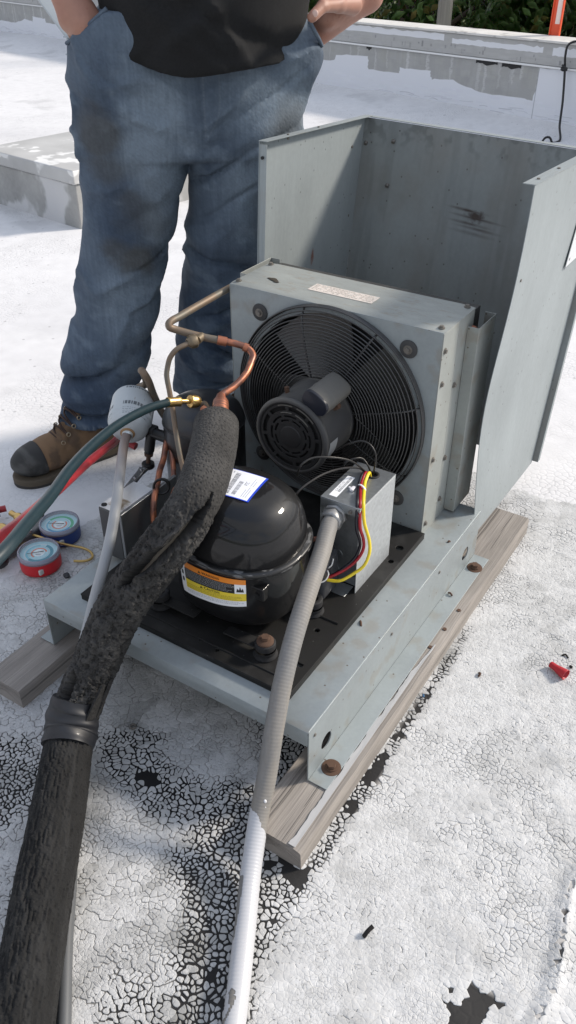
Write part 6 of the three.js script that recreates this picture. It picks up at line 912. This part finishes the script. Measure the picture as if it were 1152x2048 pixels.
  for (const pts of [[[-0.108, 1.034, 0.05], [-0.092, 1.046, 0.085], [-0.065, 1.066, 0.112], [-0.035, 1.088, 0.128], [-0.012, 1.105, 0.135]], [[0.424, 1.076, 0.136], [0.437, 1.057, 0.130], [0.450, 1.040, 0.117], [0.463, 1.023, 0.094]]]) part('pocket_hem', planar(tube(pts, 0.0045, 24, 8)), denim, je);
  part('fly_button', lathe([[0, 0], [0.007, 0], [0.008, 0.0015], [0, 0.003]], [0.196, 0.995, 0.166], [0, 0, 1], 16), M([0.3, 0.22, 0.12], { metalness: 0.8, roughness: 0.4 }), je);
  // shirt
  const SH = [[0.95, 0.192, 0.035, 0.205, 0.175], [1.0, 0.195, 0.04, 0.212, 0.180], [1.08, 0.205, 0.04, 0.232, 0.186], [1.2, 0.21, 0.03, 0.25, 0.185], [1.32, 0.21, 0.0, 0.245, 0.165], [1.42, 0.21, -0.02, 0.225, 0.14], [1.50, 0.21, -0.03, 0.15, 0.095], [1.55, 0.21, -0.03, 0.085, 0.075]];
  const shR = [0.0, 1.46, -0.03], shL = [0.42, 1.46, -0.03], elR = [-0.135, 1.255, -0.12], elL = [0.635, 1.245, -0.12];
  const shirtF = (x, y, z) => {
    let d = ringF(lut(SH, y), x, z); const wig = 0.05 * (n3(x * 5, y * 5, z * 5, 731) - 0.5);
    const mR = shR.map((v, i) => mix(v, elR[i], 0.72)), mL = shL.map((v, i) => mix(v, elL[i], 0.72));
    d = smin(d, sdCap(x, y, z, shR, mR, 0.075, 0.068), 0.04); d = smin(d, sdCap(x, y, z, shL, mL, 0.075, 0.068), 0.04);
    for (const [a, b, c, am, w] of [[1, -0.5, 1.11, 0.012, 0.022], [1, 0.75, 1.02, 0.010, 0.020], [1, -0.9, 1.16, -0.010, 0.02], [1, 0.4, 1.10, -0.012, 0.016], [1, 1.3, 1.12, 0.013, 0.022], [1, 1.0, 1.07, 0.009, 0.016]]) d -= am * ridge((y + wig) * a + b * (x - 0.2) * (b > 0.7 ? 1 : 1) - c + (b > 0.7 ? 0.2 * b * 0 : 0), w) * (0.2 + n3(x * 6, y * 6, z * 6, 733));
    const hem = 0.984 + 0.55 * Math.pow(x - 0.205, 2) + 0.006 * Math.sin(x * 22 + z * 9); d -= 0.0035 * sst(hem + 0.026, hem + 0.020, y);
    return Math.max(d, hem - y);
  };
  const shT = colTex(256, 256, (u, v) => { const n = fbm(u * 8, v * 8, 4, 735, 8, 8), f = fbm(u * 120, v * 120, 2, 737, 120, 120); const c = 0.0075 + 0.004 * (n - 0.5) + 0.005 * (f - 0.5); return [c, c * 1.03, c * 1.12]; }); shT.repeat.set(3, 3);
  part('t_shirt', planar(snet(shirtF, [-0.26, 0.93, -0.24], [0.70, 1.58, 0.27], 0.0085)), M([1, 1, 1], { map: shT, roughness: 0.95 }), p);
  // skin: head, neck, arms and hands
  const wrR = [-0.092, 1.135, 0.035], wrL = [0.585, 1.118, 0.010];
  const armF = (x, y, z, s) => {
    const [S, E, W] = s ? [shL, elL, wrL] : [shR, elR, wrR];
    let d = smin(sdCap(x, y, z, S, E, 0.055, 0.046), sdCap(x, y, z, E, W, 0.047, 0.034), 0.02); const H = (ax, ay, az, bx2, by, bz, ra, rb, k = 0.012) => { d = smin(d, sdCap(x, y, z, [ax, ay, az], [bx2, by, bz], ra, rb), k); };
    if (s) {
      H(...wrL, 0.462, 1.040, 0.035, 0.035, 0.028, 0.02); H(...wrL, 0.478, 1.076, 0.066, 0.032, 0.026, 0.02);          // palm
      for (const [a, k] of [[0, 0], [1, 1], [2, 2], [3, 3]]) { const o = [0.462 - 0.012 * k, 1.040 + 0.004 * k, 0.020 + 0.014 * k]; H(...o, o[0] - 0.045, o[1] - 0.050, o[2] - 0.004, 0.0125, 0.0105); H(o[0] - 0.045, o[1] - 0.050, o[2] - 0.004, o[0] - 0.070, o[1] - 0.090 + 0.008 * Math.abs(k - 1.4), o[2] - 0.012, 0.0105, 0.0085, 0.006); }
      H(0.540, 1.100, 0.070, 0.492, 1.104, 0.122, 0.020, 0.0155); H(0.492, 1.104, 0.122, 0.447, 1.106, 0.170, 0.0150, 0.0130, 0.008); H(0.447, 1.106, 0.170, 0.418, 1.088, 0.196, 0.0132, 0.0115, 0.006);
      d += 0.0018 * ridge(Math.hypot(x - 0.453, y - 1.112, z - 0.176) - 0.004, 0.003);
    } else {
      H(...wrR, -0.062, 1.070, 0.088, 0.036, 0.036, 0.02); H(...wrR, -0.092, 1.080, 0.068, 0.030, 0.026, 0.02);
      for (const k of [0, 1, 2, 3]) { const o = [-0.090 + 0.020 * k, 1.052 - 0.003 * k, 0.055 + 0.012 * k]; H(...o, o[0] + 0.03, o[1] - 0.055, o[2] - 0.002, 0.0125, 0.0105); H(o[0] + 0.03, o[1] - 0.055, o[2] - 0.002, o[0] + 0.05, o[1] - 0.095 + 0.008 * Math.abs(k - 1.4), o[2] - 0.010, 0.0105, 0.0085, 0.006); }
      H(-0.055, 1.10, 0.075, -0.025, 1.065, 0.100, 0.018, 0.014); H(-0.025, 1.065, 0.100, -0.005, 1.025, 0.105, 0.0135, 0.0115, 0.008);
    }
    d -= 0.0012 * ridge(Math.sin(y * 120 + x * 60), 0.25) * ridge(Math.hypot(x - (s ? 0.51 : -0.08), y - 1.06), 0.03);
    return d;
  };
  const HC = [0.21, 1.69, 0.0];
  const headF = (x, y, z) => { const u = x - HC[0], v = y - HC[1], w = z - HC[2]; const au = Math.abs(u);
    let d = sdEll(u, v, w, [0, 0.025, -0.012], [0.077, 0.095, 0.097]); d = smin(d, sdEll(u, v, w, [0, -0.055, 0.022], [0.058, 0.066, 0.070]), 0.035);
    d = smin(d, sdCap(u, v, w, [0, 0.005, 0.083], [0, -0.028, 0.106], 0.009, 0.014), 0.012); d = smin(d, sdEll(au, v, w, [0.015, -0.033, 0.094], [0.010, 0.008, 0.010]), 0.006);
    d = smin(d, sdCap(au, v, w, [0.008, 0.024, 0.083], [0.046, 0.026, 0.070], 0.009, 0.008), 0.012); d = Math.max(d, -sdEll(au, v, w, [0.032, 0.005, 0.089], [0.017, 0.011, 0.014]) * 1);
    d = smin(d, sdEll(u, v, w, [0, -0.064, 0.085], [0.024, 0.006, 0.010]), 0.006); d = smin(d, sdEll(u, v, w, [0, -0.075, 0.083], [0.020, 0.006, 0.010]), 0.006); d = smin(d, sdEll(u, v, w, [0, -0.108, 0.068], [0.022, 0.016, 0.018]), 0.02);
    d = smin(d, sdEll(au, v, w, [0.079, -0.005, -0.012], [0.009, 0.032, 0.018]), 0.008);
    d = smin(d, sdCap(u, v, w, [0, -0.08, -0.02], [0, -0.24, -0.04], 0.058, 0.066), 0.03); return d; };
  const coreF = (x, y, z) => Math.min(smin(sdCap(x, y, z, [0.19, 0.95, 0.0], [0.21, 1.36, -0.03], 0.12, 0.09), sdCap(x, y, z, [0.05, 1.43, -0.03], [0.37, 1.43, -0.03], 0.04, 0.04), 0.03), smin(sdCap(x, y, z, [0.08, 0.92, 0], [-0.05, 0.48, 0.03], 0.09, 0.06), sdCap(x, y, z, [-0.05, 0.48, 0.03], [-0.15, 0.09, 0.07], 0.055, 0.038), 0.02), smin(sdCap(x, y, z, [0.27, 0.92, 0], [0.235, 0.48, -0.02], 0.09, 0.06), sdCap(x, y, z, [0.235, 0.48, -0.02], [0.175, 0.09, -0.06], 0.055, 0.038), 0.02));
  const skT = colTex(512, 512, (u, v) => { const n = fbm(u * 10, v * 10, 5, 741, 10, 10), f = fbm(u * 70, v * 70, 3, 743, 70, 70), fr = worley(u * 60, v * 60, 3, 60); const k = 0.92 + 0.22 * (n - 0.5) + 0.12 * (f - 0.5), red = sst(0.4, 0.75, n) * 0.35 + (fr[2] > 0.93 ? 0.4 * sst(0.3, 0.1, fr[0]) : 0); return [0.40 * k * (1 - red * 0.2), 0.205 * k * (1 - red * 0.42), 0.145 * k * (1 - red * 0.45)]; }); skT.repeat.set(2, 2);
  const skin = P([1, 1, 1], { map: skT, roughness: 0.55 });
  const body = part('body', [planar(snet(coreF, [-0.24, 0.03, -0.18], [0.48, 1.6, 0.18], 0.016)), planar(snet((x, y, z) => armF(x, y, z, 0), [-0.24, 0.92, -0.22], [0.09, 1.54, 0.20], 0.0046)), planar(snet((x, y, z) => armF(x, y, z, 1), [0.33, 0.92, -0.22], [0.72, 1.54, 0.23], 0.0046)), planar(snet(headF, [0.09, 1.43, -0.14], [0.33, 1.83, 0.14], 0.0055))], skin, p);
  part('thumb_nail', (() => { const g = new THREE.SphereGeometry(0.0085, 14, 10); g.scale(0.8, 0.9, 0.34); g.rotateX(-0.5); g.rotateY(-0.25); g.rotateZ(0.6); g.translate(0.4225, 1.0955, 0.2045); return g; })(), P([0.62, 0.42, 0.35], { roughness: 0.3 }), body);
  for (const s of [-1, 1]) { const g = new THREE.SphereGeometry(0.0125, 18, 14); g.translate(HC[0] + s * 0.032, HC[1] + 0.005, HC[2] + 0.074); const e = part('eye', g, M([0.72, 0.70, 0.67], { roughness: 0.2 }), body); const q = new THREE.SphereGeometry(0.0058, 14, 10); q.scale(1, 1, 0.4); q.translate(HC[0] + s * 0.032, HC[1] + 0.004, HC[2] + 0.0858); part('iris', q, M([0.05, 0.035, 0.02], { roughness: 0.15 }), e); }
  part('hair', snet((x, y, z) => { const u = x - HC[0], v = y - HC[1], w = z - HC[2]; let d = sdEll(u, v, w, [0, 0.03, -0.016], [0.083, 0.100, 0.102]) - 0.004 * (f3(x * 40, y * 40, z * 40, 2, 751) - 0.5); return Math.max(d, -(v - 0.055 + (w < 0.03 ? (0.03 - w) * 1.1 : 0)) * 0.7); }, [0.10, 1.58, -0.14], [0.32, 1.84, 0.12], 0.007), M([0.035, 0.022, 0.013], { roughness: 0.7 }), p);
  // boots: s along the foot from heel, w across, y up
  const bootF = (s, y, w) => {
    let d = sdCap(s, y, w * 1.02, [0.062, 0.075, 0], [0.064, 0.24, 0], 0.047, 0.048);
    d = smin(d, sdCap(s, y, w, [0.05, 0.07, 0], [0.20, 0.062, 0.004], 0.046, 0.043), 0.03);
    d = smin(d, sdCap(s, y, w, [0.10, 0.115, 0], [0.20, 0.066, 0], 0.038, 0.038), 0.03);
    d = smin(d, sdEll(s, y, w, [0.245, 0.058, 0.002], [0.072, 0.043, 0.053]), 0.025);
    d += 0.0022 * (f3(s * 40, y * 40, w * 40, 3, 761) - 0.5) + 0.003 * ridge(s - 0.19 - 0.02 * Math.sin(w * 60) + (y - 0.08) * 0.6, 0.005) * sst(0.06, 0.08, y);
    return Math.max(d, 0.024 - y, y - 0.215);
  };
  const outline = k => { const pts = []; const tab = [[0, 0.014], [0.008, 0.030], [0.03, 0.041], [0.09, 0.040], [0.15, 0.042], [0.21, 0.054], [0.26, 0.056], [0.295, 0.044], [0.315, 0.024], [0.322, 0.008]]; for (const [s, w] of tab) pts.push([s, w * k]); for (const [s, w] of tab.slice().reverse()) pts.push([s, -w * k]); const c = new THREE.CatmullRomCurve3(pts.map(q => V(q[0], q[1], 0)), true); return c.getPoints(80).map(q => [q.x, q.y]); };
  const leather = (() => { const t = colTex(512, 512, (u, v) => { const n = fbm(u * 6, v * 6, 5, 771, 6, 6), d = sst(0.50, 0.72, fbm(u * 10, v * 10, 5, 773, 10, 10)); const k = 0.8 + 0.5 * (n - 0.4); return [mix(0.225 * k, 0.075, d * 0.7), mix(0.135 * k, 0.05, d * 0.7), mix(0.072 * k, 0.034, d * 0.7)]; }); t.repeat.set(3, 3); return M([1, 1, 1], { map: t, roughness: 0.85, bumpMap: t, bumpScale: 0.002 }); })();
  const capM = (() => { const t = colTex(256, 256, (u, v) => { const n = fbm(u * 8, v * 8, 5, 775, 8, 8); const c = 0.028 + 0.05 * sst(0.35, 0.8, n); return [c, c * 0.98, c * 0.92]; }); t.repeat.set(5, 5); return M([1, 1, 1], { map: t, roughness: 0.7 }); })();
  const upG = planar(snet(bootF, [-0.01, 0.02, -0.08], [0.34, 0.28, 0.08], 0.0046)), capG = planar(snet((s, y, w) => Math.max(bootF(s, y, w) - 0.0022, 0.236 + 0.10 * Math.abs(w) * (y > 0.04 ? 1 : 1.2) - s + 0.10 * (y - 0.06)), [0.2, 0.02, -0.08], [0.34, 0.12, 0.08], 0.004));
  const soleG = plate(outline(1.05), [], 0.011, 0.004); soleG.rotateX(-Math.PI / 2); soleG.translate(0, 0.010, 0);
  const treadG = plate(outline(1.01), [], 0.010, 0.002); treadG.rotateX(-Math.PI / 2); treadG.translate(0, 0.0005, 0);
  const boot = (hx, hz, ang) => {                      // heel position and heading in the man's own axes
    const place = g => { const q = g.clone(); q.translate(0, 0.001, 0); q.rotateY(ang); q.translate(hx, 0, hz); return q; };
    const b = part('boot', place(upG), leather, p);
    part('toe_cap', place(capG), capM, b); part('welt', place(soleG), M([0.095, 0.075, 0.052], { roughness: 0.85 }), b); part('sole', place(treadG), M([0.04, 0.037, 0.034], { roughness: 0.9 }), b);
    const lace = M([0.045, 0.024, 0.016], { roughness: 0.8 });
    for (let k = 0; k < 5; k++) { const s = 0.188 - k * 0.019, y = 0.108 + k * 0.019, e = 0.034; part('lace', place(tube([[s - 0.006, y - 0.012, -e], [s + 0.004, y + 0.004, -e * 0.4], [s + 0.004 + (k % 2) * 0.003, y + 0.006, e * 0.3], [s - 0.006, y - 0.010, e]], 0.0030, 24, 7)), lace, b); part('lace', place(tube([[s - 0.004, y - 0.008, -e], [s - 0.004, y + 0.012, 0.002], [s - 0.022, y + 0.008, e]], 0.0028, 24, 7)), lace, b); for (const w of [-1, 1]) { const g = new THREE.TorusGeometry(0.0052, 0.0017, 8, 18); g.rotateX(-0.25 * w); g.translate(s - 0.007, y - 0.010, w * (e + 0.0035)); part('eyelet', place(g), M([0.36, 0.29, 0.2], { roughness: 0.4, metalness: 0.6 }), b); } }
  };
  boot(-0.118, 0.060, Math.PI + Math.atan2(0.513, 0.858)); boot(0.15, -0.14, -1.15);
}

renderer.render(scene, camera);
